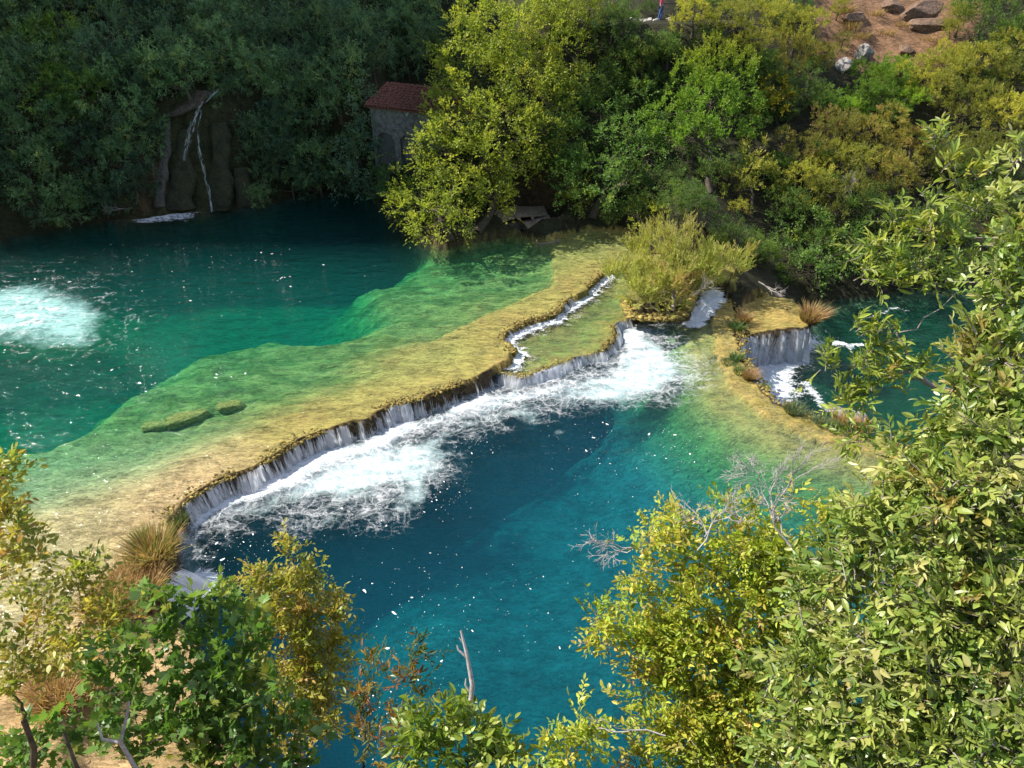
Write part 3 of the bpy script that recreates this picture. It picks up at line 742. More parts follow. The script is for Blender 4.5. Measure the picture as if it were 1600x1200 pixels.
# the cascade beside the islet: white water tumbling down a slope
def cascade(A0, A1, B0, B1, za, zb, label, seed):
    a0, a1, b0, b1 = at(*A0, za), at(*A1, za), at(*B0, zb), at(*B1, zb)
    n, m = 40, 30
    u, v = np.meshgrid(np.linspace(0, 1, n), np.linspace(0, 1, m))
    P = (a0 * (1 - u)[..., None] + a1 * u[..., None]) * (1 - v)[..., None] + (b0 * (1 - u)[..., None] + b1 * u[..., None]) * v[..., None]
    P[..., 2] = za + (zb - za) * sstep(0, 1, v) ** .9 + .25 * np.maximum(fbm(u * 5, v * 6, seed) + .5 * fbm(u * 13, v * 13, seed + 1), -.1) * np.sin(np.pi * np.clip(v, 0, 1)) + .06
    i = np.arange(m - 1)[:, None] * n + np.arange(n - 1)[None]
    F = np.stack([i, i + 1, i + n + 1, i + n], -1).reshape(-1, 4)
    d = (.70 - 2.0 * np.abs(u - .5) ** 1.6 - .35 * sstep(.15, 0, v) + .5 * fbm(u * 3, v * 4, seed + 3)).ravel()
    root = thing('waterfall', label, 'waterfall', None, b0)
    link('curtain', mesh_from('curtain', P.reshape(-1, 3) - b0, F, attrs={'dens': np.clip(d, .02, 1)}), FOAM_FINE, root)
cascade((1092, 450), (1142, 458), (1068, 506), (1108, 503), .02, Z_LOW, 'sloping cascade tumbling round the back of the willow islet', 7)
# ------------------------------------------------------------------ vegetation
def nrm(a): return a / (np.linalg.norm(a, axis=-1, keepdims=True) + 1e-9)

def strip_leaf(xs, ws, fold=0.25, curl=0.12):
    V = [(0, 0, 0)]; F = []
    for x, w in zip(xs, ws):
        c = -curl * x * x
        V += [(x, w, c + fold * w), (x, 0, c), (x, -w, c + fold * w)]
    V.append((1, 0, -curl)); n = len(xs)
    F += [(0, 2, 1), (0, 3, 2)]
    for i in range(n - 1):
        a, b = 1 + 3 * i, 4 + 3 * i
        F += [(a, a + 1, b + 1), (a, b + 1, b), (a + 1, a + 2, b + 2), (a + 1, b + 2, b + 1)]
    a, t = 1 + 3 * (n - 1), len(V) - 1
    F += [(a, a + 1, t), (a + 1, a + 2, t)]
    return np.array(V, float), np.array(F)

def palm_leaf(lobes=5):
    V = [(0.05, 0, 0), (0.38, 0, -0.02)]; F = []
    out = [(0.0, 0.05)]
    for ang, r in ((105, .30), (78, .42), (60, .30), (45, .56), (26, .34), (0, .68), (-26, .34), (-45, .56), (-60, .30), (-78, .42), (-105, .30)):
        a = math.radians(ang); out.append((0.36 + r * math.cos(a), r * math.sin(a)))
    out.append((0.0, -0.05))
    k = len(V)
    for x, y in out: V.append((x, y, 0.10 * abs(y) - 0.12 * x * x))
    for i in range(len(out) - 1): F.append((1, k + i + 1, k + i))
    F.append((0, k, 1)); F.append((0, 1, k + len(out) - 1))
    return np.array(V, float), np.array(F)

TEMPL = {
    'far': (np.array([(0, 0, 0), (.45, .30, .10), (1, 0, -.08), (.5, -.30, .10)], float), np.array([(0, 2, 1), (0, 3, 2)])),
    'thin': (np.array([(0, 0, 0), (.4, .085, .03), (1, 0, -.05), (.4, -.085, .03)], float), np.array([(0, 2, 1), (0, 3, 2)])),
    'mid': strip_leaf([.35, .7], [.22, .19], .3, .15),
    'oval': strip_leaf([.12, .38, .65, .87], [.10, .19, .17, .09], .35, .16),
    'lance': strip_leaf([.2, .5, .8], [.10, .14, .09], .4, .2),
    'fig': palm_leaf(),
}
ML_FAR = leaf_material('leaf_far', 0.45, 0.25, 0.5, objrand=True, lo=(0.55, 0.60, 0.68), hi=(1.45, 1.38, 1.05))
ML_FARU = leaf_material('leaf_far_single', 0.45, 0.25, 0.5)
ML_NEAR = leaf_material('leaf_near', 0.45, 0.40, 0.40)
ML_OAK = leaf_material('leaf_oak', 0.34, 0.55, 0.38)
ML_OBJ = leaf_material('leaf_single', 0.36, 0.5, 0.40, objrand=True)
MB_DARK = bark_material('bark_dark', (0.045, 0.035, 0.026), (0.12, 0.095, 0.07))
MB_PALE = bark_material('bark_pale', (0.16, 0.13, 0.11), (0.36, 0.31, 0.27))
MB_DEAD = bark_material('bark_dead', (0.30, 0.27, 0.26), (0.55, 0.50, 0.48))

SPECIES = {   # leaf template, leaf length, clump radius, twigs, leaves per twig, palette (colour, weight), top colour
    'yellowgreen': dict(t='far', l=.17, cr=.62, nt=9, k=7, pal=[((.22, .255, .035), 4), ((.13, .17, .03), 3), ((.30, .30, .045), 2)], up=.35, out=.8, rnd=.7),
    'darkgreen':   dict(t='far', l=.16, cr=.60, nt=9, k=7, pal=[((.055, .10, .03), 4), ((.09, .15, .04), 2.5), ((.17, .20, .04), 1.0)], up=.3, out=.8, rnd=.7),
    'green':       dict(t='far', l=.16, cr=.58, nt=9, k=7, pal=[((.085, .16, .038), 4), ((.13, .21, .05), 3), ((.06, .11, .03), 2), ((.20, .24, .045), .8)], up=.3, out=.8, rnd=.7),
    'lime':        dict(t='far', l=.14, cr=.50, nt=10, k=8, pal=[((.12, .21, .03), 4), ((.17, .25, .035), 2), ((.09, .15, .03), 1)], up=.8, out=.7, rnd=.5),
    'olive':       dict(t='far', l=.13, cr=.50, nt=10, k=8, pal=[((.24, .245, .05), 4), ((.17, .19, .04), 3), ((.30, .27, .065), 2)], up=.9, out=.7, rnd=.5),
    'brown':       dict(t='far', l=.13, cr=.50, nt=10, k=8, pal=[((.25, .21, .065), 3), ((.21, .21, .05), 4), ((.29, .16, .085), 1.0), ((.14, .16, .04), 2)], up=.9, out=.6, rnd=.5),
    'shade':       dict(t='far', l=.17, cr=.62, nt=9, k=7, pal=[((.09, .165, .10), 4), ((.13, .205, .11), 3), ((.055, .10, .07), 2), ((.22, .25, .07), .5)], up=.15, out=.8, rnd=.75),  # skylight of the shaded bank put into the leaf colours as a blue tint
    'yellow':      dict(t='far', l=.17, cr=.45, nt=9, k=7, pal=[((.36, .30, .03), 3), ((.27, .25, .035), 2)], up=.4, out=.8, rnd=.7),
    'tamarisk':    dict(t='thin', l=.22, cr=.75, nt=16, k=12, pal=[((.31, .33, .09), 4), ((.23, .26, .07), 3), ((.38, .35, .13), 2), ((.36, .20, .14), .6)], up=1.1, out=.75, rnd=.38, ang=.35),
    'oak':         dict(t='oval', l=.057, cr=.140, nt=6, k=9, pal=[((.24, .27, .06), 4), ((.17, .235, .045), 4), ((.34, .32, .12), 1.8), ((.09, .15, .03), 2.4), ((.34, .20, .08), .22)], up=.5, out=.8, rnd=.7, ang=.9),
    'ash':         dict(t='lance', l=.085, cr=.17, nt=5, k=9, pal=[((.20, .24, .04), 4), ((.14, .20, .035), 3), ((.29, .28, .05), 1.5), ((.36, .14, .05), .12)], up=.5, out=.8, rnd=.6, ang=.85),
    'fig':         dict(t='fig', l=.135, cr=.30, nt=5, k=5, pal=[((.07, .14, .033), 4), ((.11, .19, .042), 3), ((.20, .27, .05), 1.1), ((.30, .27, .05), .25)], up=.7, out=.7, rnd=.6, ang=.9),
    'maple':       dict(t='mid', l=.082, cr=.30, nt=8, k=9, pal=[((.31, .28, .05), 4), ((.22, .25, .045), 4), ((.36, .26, .07), 1.6), ((.14, .19, .035), 1.8), ((.32, .16, .07), .4)], up=.5, out=.8, rnd=.7, ang=.9),
    'goldmaple':   dict(t='mid', l=.075, cr=.30, nt=8, k=9, pal=[((.37, .36, .05), 4), ((.29, .35, .05), 6), ((.42, .31, .07), 1.2), ((.18, .26, .035), 2.4), ((.36, .19, .12), .6)], up=.5, out=.8, rnd=.7, ang=.9),
    'limeleaf':    dict(t='mid', l=.10, cr=.30, nt=7, k=8, pal=[((.17, .23, .035), 4), ((.11, .17, .03), 3), ((.25, .27, .05), 1.5)], up=.5, out=.8, rnd=.7, ang=.9),
    'redtwig':     dict(t='lance', l=.085, cr=.26, nt=5, k=9, pal=[((.28, .10, .045), 2), ((.12, .14, .035), 3), ((.06, .09, .025), 3), ((.26, .18, .05), 1)], up=.9, out=.6, rnd=.5, ang=.7),
}

def leaf_frames(cl, out, sp, r):
    """cl (N,3) clump centres, out (N,3) outward directions -> leaf positions, frames, sizes, colours, clump ids"""
    N = len(cl); nt, k = sp['nt'], sp['k']; cr = sp['cr']
    up = np.array([0, 0, 1.0])
    d = nrm(out[:, None] * sp['out'] + up * sp['up'] + r.normal(size=(N, nt, 3)) * sp['rnd'])
    o = cl[:, None] + r.normal(size=(N, nt, 3)) * cr * 0.22
    L = cr * r.uniform(.65, 1.25, (N, nt))
    n = nrm(up * .75 + out[:, None] * .35 + r.normal(size=(N, nt, 3)) * .45)
    n = nrm(n - d * np.sum(n * d, -1, keepdims=True))
    sv = np.cross(d, n)
    s = np.linspace(.12, 1.0, k)
    s = s[None, None] + r.normal(size=(N, nt, k)) * .03
    pos = o[:, :, None] + d[:, :, None] * (L[..., None] * s)[..., None] - up * (0.16 * L[..., None] * s * s)[..., None]
    sg = np.where(np.arange(k) % 2 == 0, 1.0, -1.0)[None, None]
    A = sp.get('ang', .8) * r.uniform(.6, 1.3, (N, nt, k)) * (1 - .6 * sstep(.85, 1.0, s))
    X = nrm(d[:, :, None] * np.cos(A)[..., None] + sv[:, :, None] * (sg * np.sin(A))[..., None] + r.normal(size=(N, nt, k, 3)) * .22)
    Zn = n[:, :, None] + r.normal(size=(N, nt, k, 3)) * .38
    Zn = nrm(Zn - X * np.sum(Zn * X, -1, keepdims=True))
    Y = np.cross(Zn, X)
    size = sp['l'] * r.uniform(.45, 1.25, (N, nt, k)) * r.uniform(.8, 1.2, (N, nt, 1))
    cols = np.array([c for c, _ in sp['pal']]); w = np.array([q for _, q in sp['pal']], float); w /= w.sum()
    cc = cols[r.choice(len(w), N, p=w)]
    ct = cols[r.choice(len(w), (N, nt), p=w)]
    C = cc[:, None, None] * .55 + ct[:, :, None] * .45 + np.zeros((1, 1, k, 1))
    C = C * r.uniform(.75, 1.25, (N, nt, k, 1)) * 1.5
    f = lambda a: a.reshape(-1, a.shape[-1])
    tw = (o.reshape(-1, 3), (o + d * L[..., None] - up * .16 * L[..., None]).reshape(-1, 3))
    return f(pos), f(X), f(Y), f(Zn), size.ravel(), f(C), tw

def leaf_mesh(name, P, X, Y, Z, S, C, templ):
    tv, tf = TEMPL[templ]
    rz_ = np.random.default_rng(len(P)).uniform(-.2, 2.4, (len(P), 1, 1)); rw_ = np.random.default_rng(len(P) + 1).uniform(.75, 1.25, (len(P), 1, 1))
    V = P[:, None] + S[:, None, None] * (X[:, None] * tv[None, :, :1] + Y[:, None] * tv[None, :, 1:2] * rw_ + Z[:, None] * tv[None, :, 2:3] * rz_)
    F = (np.arange(len(P))[:, None, None] * len(tv) + tf[None]).reshape(-1, 3)
    return mesh_from(name, V.reshape(-1, 3), F, np.repeat(C, len(tv), 0), smooth=False)

def curve_pts(a, b, r, sag=0.12, n=6):
    a, b = np.asarray(a, float), np.asarray(b, float)
    t = np.linspace(0, 1, n)[:, None]
    L = np.linalg.norm(b - a)
    off = r.normal(size=3) * L * sag
    p = a + (b - a) * t + off * (t * (1 - t)) * 2
    p[1:-1] += r.normal(size=(n - 2, 3)) * L * .02
    return p

def make_crown(lobes, sp, r, dens=1.0, zmin=-0.55):
    cl, out, own = [], [], []
    for i, (cx, cy, cz, rx, ry, rz) in enumerate(lobes):
        c, R = np.array([cx, cy, cz]), np.array([rx, ry, rz])
        n = max(3, int(dens * 3.2 * (np.mean(R) / sp['cr']) ** 2))
        d = nrm(r.normal(size=(n, 3)))
        d = d[d[:, 2] > zmin - .25 * r.random(len(d))]
        rho = .45 + .6 * np.sqrt(r.random(len(d)))
        p = c + d * R * rho[:, None]
        keep = np.ones(len(p), bool)
        for j, q in enumerate(lobes):
            if j != i:
                keep &= np.linalg.norm((p - q[:3]) / np.array(q[3:]), axis=1) > .55
        cl.append(p[keep]); out.append(nrm(d / R)[keep]); own.append(np.full(keep.sum(), i))
    return np.concatenate(cl), np.concatenate(out), np.concatenate(own)

def make_branches(base, lobes, cl, own, r, tr, frac, twigs=None, bark=None, sides=6, twig_mb=None):
    mb = MB()
    lob = np.array(lobes)
    w = lob[:, 3] ** 2
    mid = (lob[:, :3] * w[:, None]).sum(0) / w.sum()
    top = mid * .75 + np.array(base) * .25
    tp = curve_pts(base, top, r, .08, 8)
    tube(mb, tp, np.linspace(tr, tr * .55, 8), 8)
    order = np.argsort(np.linalg.norm(lob[:, :3] - top, axis=1))
    nodes = [(tp[i], tr * (.85 - .05 * i)) for i in range(4, 8)]
    lp = {}
    for i in order:
        c = lob[i, :3]
        D = [np.linalg.norm(q - c) + .5 * max(0, q[2] - c[2]) for q, _ in nodes]
        j = int(np.argmin(D)); a, ra = nodes[j]
        ra = min(ra * .8, tr * .6)
        p = curve_pts(a, c, r, .12, 7)
        tube(mb, p, np.linspace(ra, ra * .45, 7), 6)
        nodes.append((p[3], ra * .75)); nodes.append((p[6], ra * .5)); lp[i] = (p, ra * .45)
    for q, o in zip(cl, own):
        if r.random() > frac: continue
        p, ra = lp[o]
        a = p[r.integers(3, 7)]
        bp = curve_pts(a, q, r, .15, 5)
        tube(mb, bp, np.linspace(ra * .55, ra * .16, 5), max(3, sides - 2))
    if twigs is not None:
        A, B = twigs; tmb = twig_mb
        for a, b in zip(A, B):
            tube(tmb, curve_pts(a, b, r, .08, 3), np.linspace(tr * .055, tr * .02, 3), 3)
    return mb

def make_tree(name, label, category, base, lobes, species, seed, tr=.15, dens=1.0, frac=.6, leaf_mat=None, bark=None, group=None, twig_frac=0.0, leaf_objs=0, zmin=-.55, topc=None):
    sp = SPECIES[species]; r = np.random.default_rng(seed)
    base = np.asarray(base, float)
    root = thing(name, label, category, group, base)
    cl, out, own = make_crown(lobes, sp, r, dens, zmin)
    P, X, Y, Z, S, C, tw = leaf_frames(cl, out, sp, r)
    if topc is not None:                                   # autumn colour at the crown's tips
        z0, z1 = np.percentile(P[:, 2], 55), P[:, 2].max()
        f = sstep(z0, z1, P[:, 2] + r.normal(size=len(P)) * .12 * (z1 - z0))[:, None] * .75
        C = C * (1 - f) + np.array(topc) * f
    twigs = None
    if twig_frac > 0:
        m = r.random(len(tw[0])) < twig_frac
        twigs = (tw[0][m], tw[1][m])
    tmb = MB()
    mb = make_branches(base, lobes, cl, own, r, tr, frac, twigs, twig_mb=tmb)
    for v in mb.V + tmb.V: v -= base
    link('trunk', mb.mesh('trunk'), bark or MB_DARK, root)
    if tmb.V: link('twigs', tmb.mesh('twigs'), bark or MB_DARK, root, kind='stuff')
    if leaf_objs:
        px, py, t = proj(P)
        vis = (px > -10) & (px < 1610) & (py > -10) & (py < 1210)
        view = nrm(np.array([0, 0, CAM_Z]) - P)
        score = np.abs(np.sum(view * Z, 1)) * S / t + r.random(len(P)) * .2 * (S / t).mean() - (~vis) * 10
        idx = np.argsort(-score)[:leaf_objs]
        tv, tf = TEMPL[sp['t']]
        med = C[idx]
        q = np.argsort(med.sum(1)); var = []
        nvar = 8
        for kk in range(nvar):
            cc = med[q[int((kk + .5) / nvar * len(q))]]
            me = mesh_from('leaf', tv * np.array([1, r.uniform(.85, 1.15), r.uniform(.5, 1.6)]), tf, np.tile(cc, (len(tv), 1)), smooth=False)
            me.materials.append(ML_OBJ); var.append(me)
        rank = np.empty(len(q), int); rank[q] = np.arange(len(q))
        for a, i in enumerate(idx):
            o = bpy.data.objects.new('leaf', var[min(nvar - 1, rank[a] * nvar // len(q))])
            COL.objects.link(o); o.parent = root
            M = np.eye(4); M[:3, 0], M[:3, 1], M[:3, 2] = X[i] * S[i], Y[i] * S[i], Z[i] * S[i]; M[:3, 3] = P[i] - base
            o.matrix_local = Matrix(M.tolist())
        keep = np.ones(len(P), bool); keep[idx] = False
        P, X, Y, Z, S, C = (a[keep] for a in (P, X, Y, Z, S, C))
        link('foliage', leaf_mesh('foliage', P - base, X, Y, Z, S, C, sp['t']), leaf_mat or ML_NEAR, root, kind='stuff')
    else:
        link('crown', leaf_mesh('crown', P - base, X, Y, Z, S, C, sp['t']), leaf_mat or ML_FAR, root)
    return root

def copy_tree(src, loc, rz, s, label, group, category=None):
    o = src.copy(); COL.objects.link(o)
    o.location = loc; o.rotation_euler = (0, 0, rz); o.scale = s
    o['label'] = label; o['group'] = group
    if category: o['category'] = category
    for ch in list(src.children):
        c = ch.copy(); COL.objects.link(c); c.parent = o
    return o

def gz(x, y): return float(ground_height(np.array([x]), np.array([y]))[0])

def hit(px, py, up=0.0, t0=20.0, t1=110.0):          # where the pixel's ray comes within `up` metres of the ground
    t = np.linspace(t0, t1, 700)
    P = np.array([0, 0, CAM_Z]) + ray(px, py)[None] * t[:, None]
    g = P[:, 2] - ground_height(P[:, 0], P[:, 1]) - (up if np.isscalar(up) else up(t))
    i = np.argmax(g <= 0)
    if not (g <= 0).any(): i = len(t) - 1
    return P[i], t[i]

def px_tree(name, label, category, base_px, lobes_px, species, seed, up=0.0, squash=.92, **kw):
    """lobes (px, py, radius px, extra distance) hung round the distance of the base pixel"""
    b, tb = hit(*base_px, up)
    b = np.array([b[0], b[1], gz(b[0], b[1]) - .1])
    lob = []
    for q in lobes_px:
        t = tb + (q[3] if len(q) > 3 else 0)
        c = atd(q[0], q[1], t); R = q[2] * t / FPX
        lob.append((*c, R, R, R * squash))
    kw.setdefault('leaf_mat', ML_FARU)
    return make_tree(name, label, category, b, lob, species, seed, **kw)

# --- the trees one can tell apart on the far bank
px_tree('broadleaf_tree', 'tall yellow green tree leaning over the pool beside the tiled building', 'tree', (745, 362),
        [(770, 50, 62, 2), (835, 60, 62, 3), (880, 90, 45, 3), (720, 75, 45, 1), (740, 130, 62, 1), (810, 140, 66, 2), (860, 165, 50, 3), (705, 165, 36, 0), (780, 205, 60, 0), (720, 200, 48, -1), (690, 238, 42, -2), (750, 260, 46, -1), (675, 165, 14, 0), (690, 205, 22, -1), (765, 310, 36, -1), (800, 265, 40, 0), (720, 255, 40, -1), (840, 210, 40, 1)],
        'yellowgreen', 11, tr=.26, frac=.5, dens=1.6)
px_tree('broadleaf_tree', 'low spreading green tree dipping its leaves into the upper pool', 'tree', (705, 372),
        [(660, 290, 48, 0), (705, 300, 42, -1), (640, 330, 42, 0), (690, 345, 40, -2), (665, 362, 26, -2), (725, 330, 30, -1), (640, 300, 22, 1), (632, 335, 22, 0), (665, 225, 16, 1), (660, 255, 20, 1)],
        'yellowgreen', 12, tr=.20, frac=.5, dens=1.2)
px_tree('pine_tree', 'dense dark green tree with bright tips standing above the stone ramp', 'tree', (925, 345),
        [(935, 190, 50, 2), (985, 200, 50, 2), (900, 225, 42, 1), (955, 245, 52, 0), (1010, 250, 48, 1), (890, 265, 34, 0), (930, 295, 40, -1), (980, 290, 40, -1), (1055, 215, 42, 2), (1060, 260, 42, 1), (880, 300, 22, -1)],
        'green', 13, tr=.25, frac=.4, dens=1.25)
px_tree('broadleaf_tree', 'rounded bright lime yellow tree on the slope beside the small golden tree', 'tree', (1110, 300),
        [(1110, 105, 44, 2), (1145, 120, 40, 2), (1080, 130, 36, 2), (1165, 150, 28, 2), (1110, 160, 46, 1), (1070, 175, 36, 1), (1130, 200, 42, 1), (1085, 215, 36, 0), (1035, 190, 30, 1)],
        'lime', 14, tr=.22, frac=.4, dens=1.3, topc=(.30, .29, .03))
px_tree('broadleaf_tree', 'small golden yellow tree among dark shrubs on the slope', 'tree', (1215, 195), [(1212, 140, 20, 0), (1202, 160, 16, 0), (1226, 158, 16, 0), (1212, 168, 18, 0)], 'yellow', 15, tr=.08, frac=.4, dens=1.2)
px_tree('broadleaf_tree', 'glossy mid green tree hanging over the plunge pool bank', 'tree', (1275, 455),
        [(1270, 375, 44, 0), (1310, 350, 36, 1), (1235, 395, 34, 0), (1300, 400, 42, -1), (1255, 425, 34, -1), (1330, 390, 32, 0), (1225, 360, 28, 1)], 'green', 16, tr=.18, frac=.5, dens=1.3)
px_tree('broadleaf_tree', 'feathery olive tree with open branches between dark shrubs', 'tree', (1175, 340), [(1180, 245, 26, 0), (1160, 270, 26, 0), (1190, 285, 26, 0), (1150, 300, 24, 0), (1200, 255, 18, 0)], 'olive', 17, tr=.12, frac=.6)
px_tree('sapling', 'slender sapling with pale leaves beside the golden shallows', 'tree', (905, 362), [(905, 300, 20, 0), (890, 318, 15, 0), (920, 315, 15, 0)], 'yellowgreen', 18, tr=.04, frac=.4, dens=1.3)
px_tree('shrub', 'small yellow green shrub behind the willow islet', 'shrub', (1015, 368), [(1010, 330, 18, 0), (1030, 340, 16, 0), (1000, 345, 16, 0)], 'yellowgreen', 19, tr=.05, frac=.4, dens=1.3)
# the willow on the islet
bw = np.array([*at(1050, 485, .2)[:2], .12])
tw_ = 37.0
lobw = []
for (a, b_, c_, e_) in [(1020, 400, 34, 1), (1050, 392, 36, 1), (1000, 425, 30, .5), (1040, 425, 38, 0), (1075, 405, 34, 1.5), (1105, 410, 30, 2), (1020, 455, 30, -.5), (1055, 455, 32, -.5), (975, 430, 20, 0), (985, 450, 18, -.5), (1080, 440, 30, 1), (1035, 372, 24, 1), (1125, 412, 24, 2.5), (1060, 375, 22, 1), (1000, 400, 22, .8), (965, 440, 22, -.3), (1090, 430, 34, 1), (1040, 470, 26, -.8), (1000, 465, 22, -.8), (1115, 430, 26, 2)]:
    c = atd(a, b_, tw_ + e_); R = .80 * c_ * (tw_ + e_) / FPX
    lobw.append((*c, R, R, R))
make_tree('willow_bush', 'feathery pale green willow bush with reddish tips on the mossy islet', 'bush', bw, lobw, 'tamarisk', 20, leaf_mat=ML_FARU, tr=.10, dens=3.0, frac=.5, bark=MB_PALE, zmin=-.6, topc=(.40, .35, .13))
pxr = [(1140, 408, 14), (1155, 415, 12), (1145, 425, 14), (1160, 405, 8)]
c0 = at(1135, 445, .1)
lobr = [(*atd(a, b_, 38.6), q * 38.6 / FPX, q * 38.6 / FPX, q * 38.6 / FPX) for a, b_, q in pxr]
make_tree('shrub', 'straw coloured reedy shrub above the sloping cascade', 'shrub', (c0[0], c0[1], gz(c0[0], c0[1]) - .05), lobr, 'tamarisk', 21, leaf_mat=ML_FARU, tr=.04, dens=1.8, frac=.4, zmin=-.3, topc=(.38, .26, .10))

# --- prototypes copied over the slopes
def proto(species, seed, n=7, flat=.85, dens=1.0, scale=3.0, kind='broadleaf_tree', cat='tree'):
    r = np.random.default_rng(seed)
    lob = [(0, 0, 1.15 * scale, .62 * scale, .62 * scale, .55 * scale * flat)]
    for i in range(n):
        a = 2 * math.pi * i / n + r.normal() * .4; q = r.uniform(.45, .8); zz = r.uniform(.55, 1.65)
        R = r.uniform(.32, .5) * scale
        lob.append((q * math.cos(a) * scale, q * math.sin(a) * scale, zz * scale, R, R, R * flat))
    return make_tree(kind, 'x', cat, (0, 0, 0), lob, species, seed, tr=.07 * scale, dens=dens, frac=.3)
PROTO = {}
for sp_, nn in (('shade', 3), ('darkgreen', 2), ('olive', 2), ('brown', 2), ('lime', 1), ('green', 2), ('yellowgreen', 1)):
    PROTO[sp_] = [proto(sp_, 100 + 7 * i + len(sp_), n=6 + 2 * i, dens=1.15) for i in range(nn)]
PROTO_USED = []
def place_label(sp_, px, py, rpx, t):
    small = rpx < 28
    kind = {'shade': 'blue green', 'darkgreen': 'dark green', 'olive': 'olive coloured', 'brown': 'russet brown', 'lime': 'vivid lime green', 'green': 'mid green', 'yellowgreen': 'yellowish green'}[sp_]
    what = 'low shrub' if small else 'tree'
    if px < 700 and t > 40 and px < 690:
        if px > 530: w = 'above the red tiled roof' if py < 140 else 'beside the tiled building'
        elif py > 275: w = 'trailing over the dark waterline'
        elif px < 215: w = 'on the shaded bank past the spring, away from the building' if py > 140 else 'high on the shaded bank, farthest from the building'
        elif px < 435: w = 'round the head of the spring' if py > 85 else 'on the brow high above the spring'
        else: w = 'on the bank between spring and building' if py > 100 else 'on the brow between spring and building'
    else:
        if px > 1300 and py < 110: w = 'beside the bare red earth'
        elif px > 1300 and py < 190: w = 'below the grey limestone block'
        elif px > 1210 and py < 300: w = 'in the scrub under the limestone block'
        elif px > 1210: w = 'over the far side of the plunge pool'
        elif px > 1065 and py < 110: w = 'on the slope past the railing end panel'
        elif px > 1065 and py < 310: w = 'round the bright lime yellow tree'
        elif px > 985 and py > 290: w = 'behind the willow islet'
        elif py < 130: w = 'under the footpath railing'
        else: w = 'between the tall yellow green tree and the pine'
    return kind + ' ' + what + ' ' + w, kind + ' ' + what + 's ' + w, 'shrub' if small else 'tree', 'shrub' if small else 'broadleaf_tree'
_ti = 0
def slope_tree(px, py, rpx, sp_, sz=1.0, lift=1.0, t0=30.0):
    global _ti
    c, t = hit(px, py, lambda t: rpx * t / FPX * lift, t0=t0)
    r = rpx * t / FPX
    lst = PROTO[sp_]; src = lst[_ti % len(lst)]; _ti += 1
    s = r / 3.0
    loc = (c[0], c[1], gz(c[0], c[1]) - .15 * r)
    rz = random.random() * 6.28
    sc = (s, s, s * sz * random.uniform(.9, 1.15))
    lab, grp, cat, nm = place_label(sp_, px, py, rpx, t)
    if src not in PROTO_USED:
        PROTO_USED.append(src); o = src
        o.location = loc; o.rotation_euler = (0, 0, rz); o.scale = sc; o['label'] = lab; o['group'] = grp; o['category'] = cat
    else:
        o = copy_tree(src, loc, rz, sc, lab, grp, cat)
    o.name = nm

for a in [(1480, 105, 48, 'olive'), (1540, 90, 50, 'olive'), (1592, 115, 50, 'olive'), (1505, 160, 46, 'olive'), (1570, 180, 50, 'olive'), (1440, 130, 40, 'olive'), (1535, 35, 44, 'darkgreen'), (1595, 40, 44, 'darkgreen'), (1500, 30, 26, 'olive'),
          (1395, 118, 36, 'lime'), (1350, 138, 36, 'lime'), (1325, 165, 28, 'lime'), (1415, 155, 34, 'lime'), (1375, 160, 32, 'lime'),
          (1300, 200, 42, 'brown'), (1360, 205, 44, 'brown'), (1425, 222, 46, 'brown'), (1250, 230, 36, 'brown'), (1330, 255, 46, 'olive'), (1400, 275, 46, 'brown'), (1260, 280, 42, 'olive'), (1480, 250, 44, 'olive'), (1540, 240, 46, 'olive'),
          (1300, 310, 40, 'olive'), (1360, 320, 42, 'darkgreen'), (1420, 340, 42, 'darkgreen'), (1230, 320, 34, 'darkgreen'), (1480, 340, 42, 'darkgreen'), (1550, 320, 42, 'darkgreen'),
          (1190, 385, 30, 'darkgreen'), (1140, 365, 32, 'darkgreen'), (1090, 345, 34, 'darkgreen'), (1050, 320, 32, 'darkgreen'), (1375, 400, 34, 'darkgreen'), (1430, 410, 36, 'darkgreen'), (1500, 410, 36, 'darkgreen'), (1570, 410, 36, 'darkgreen'),
          (1135, 35, 40, 'olive'), (1190, 28, 40, 'olive'), (1245, 45, 42, 'olive'), (1175, 70, 36, 'olive'), (1235, 92, 38, 'brown'), (1285, 85, 30, 'brown'), (1255, 145, 34, 'darkgreen'), (1290, 155, 26, 'green'), (1200, 115, 30, 'darkgreen'), (1100, 75, 30, 'darkgreen'), (1085, 25, 34, 'olive'),
          (955, 62, 38, 'darkgreen'), (1005, 90, 40, 'darkgreen'), (1045, 75, 32, 'darkgreen'), (940, 115, 42, 'darkgreen'), (1000, 145, 38, 'green'), (900, 150, 40, 'darkgreen'), (1040, 135, 34, 'green'), (905, 45, 38, 'yellowgreen'), (920, 8, 36, 'yellowgreen'), (975, 22, 34, 'darkgreen'),
          (865, 250, 32, 'darkgreen'), (850, 210, 36, 'darkgreen'), (830, 260, 30, 'darkgreen'), (1000, 320, 28, 'darkgreen'), (960, 335, 24, 'darkgreen'), (860, 10, 40, 'yellowgreen'), (1070, 300, 30, 'green'), (1120, 260, 30, 'darkgreen'), (1318, 62, 18, 'brown'), (1488, 88, 22, 'olive'), (1486, 40, 18, 'olive'), (1012, 8, 14, 'darkgreen'), (1068, 14, 14, 'yellowgreen'), (1310, 15, 18, 'olive'), (1345, 108, 22, 'lime'), (1400, 98, 22, 'lime'), (1445, 100, 22, 'olive'), (1372, 112, 20, 'lime')]:
    slope_tree(*a)
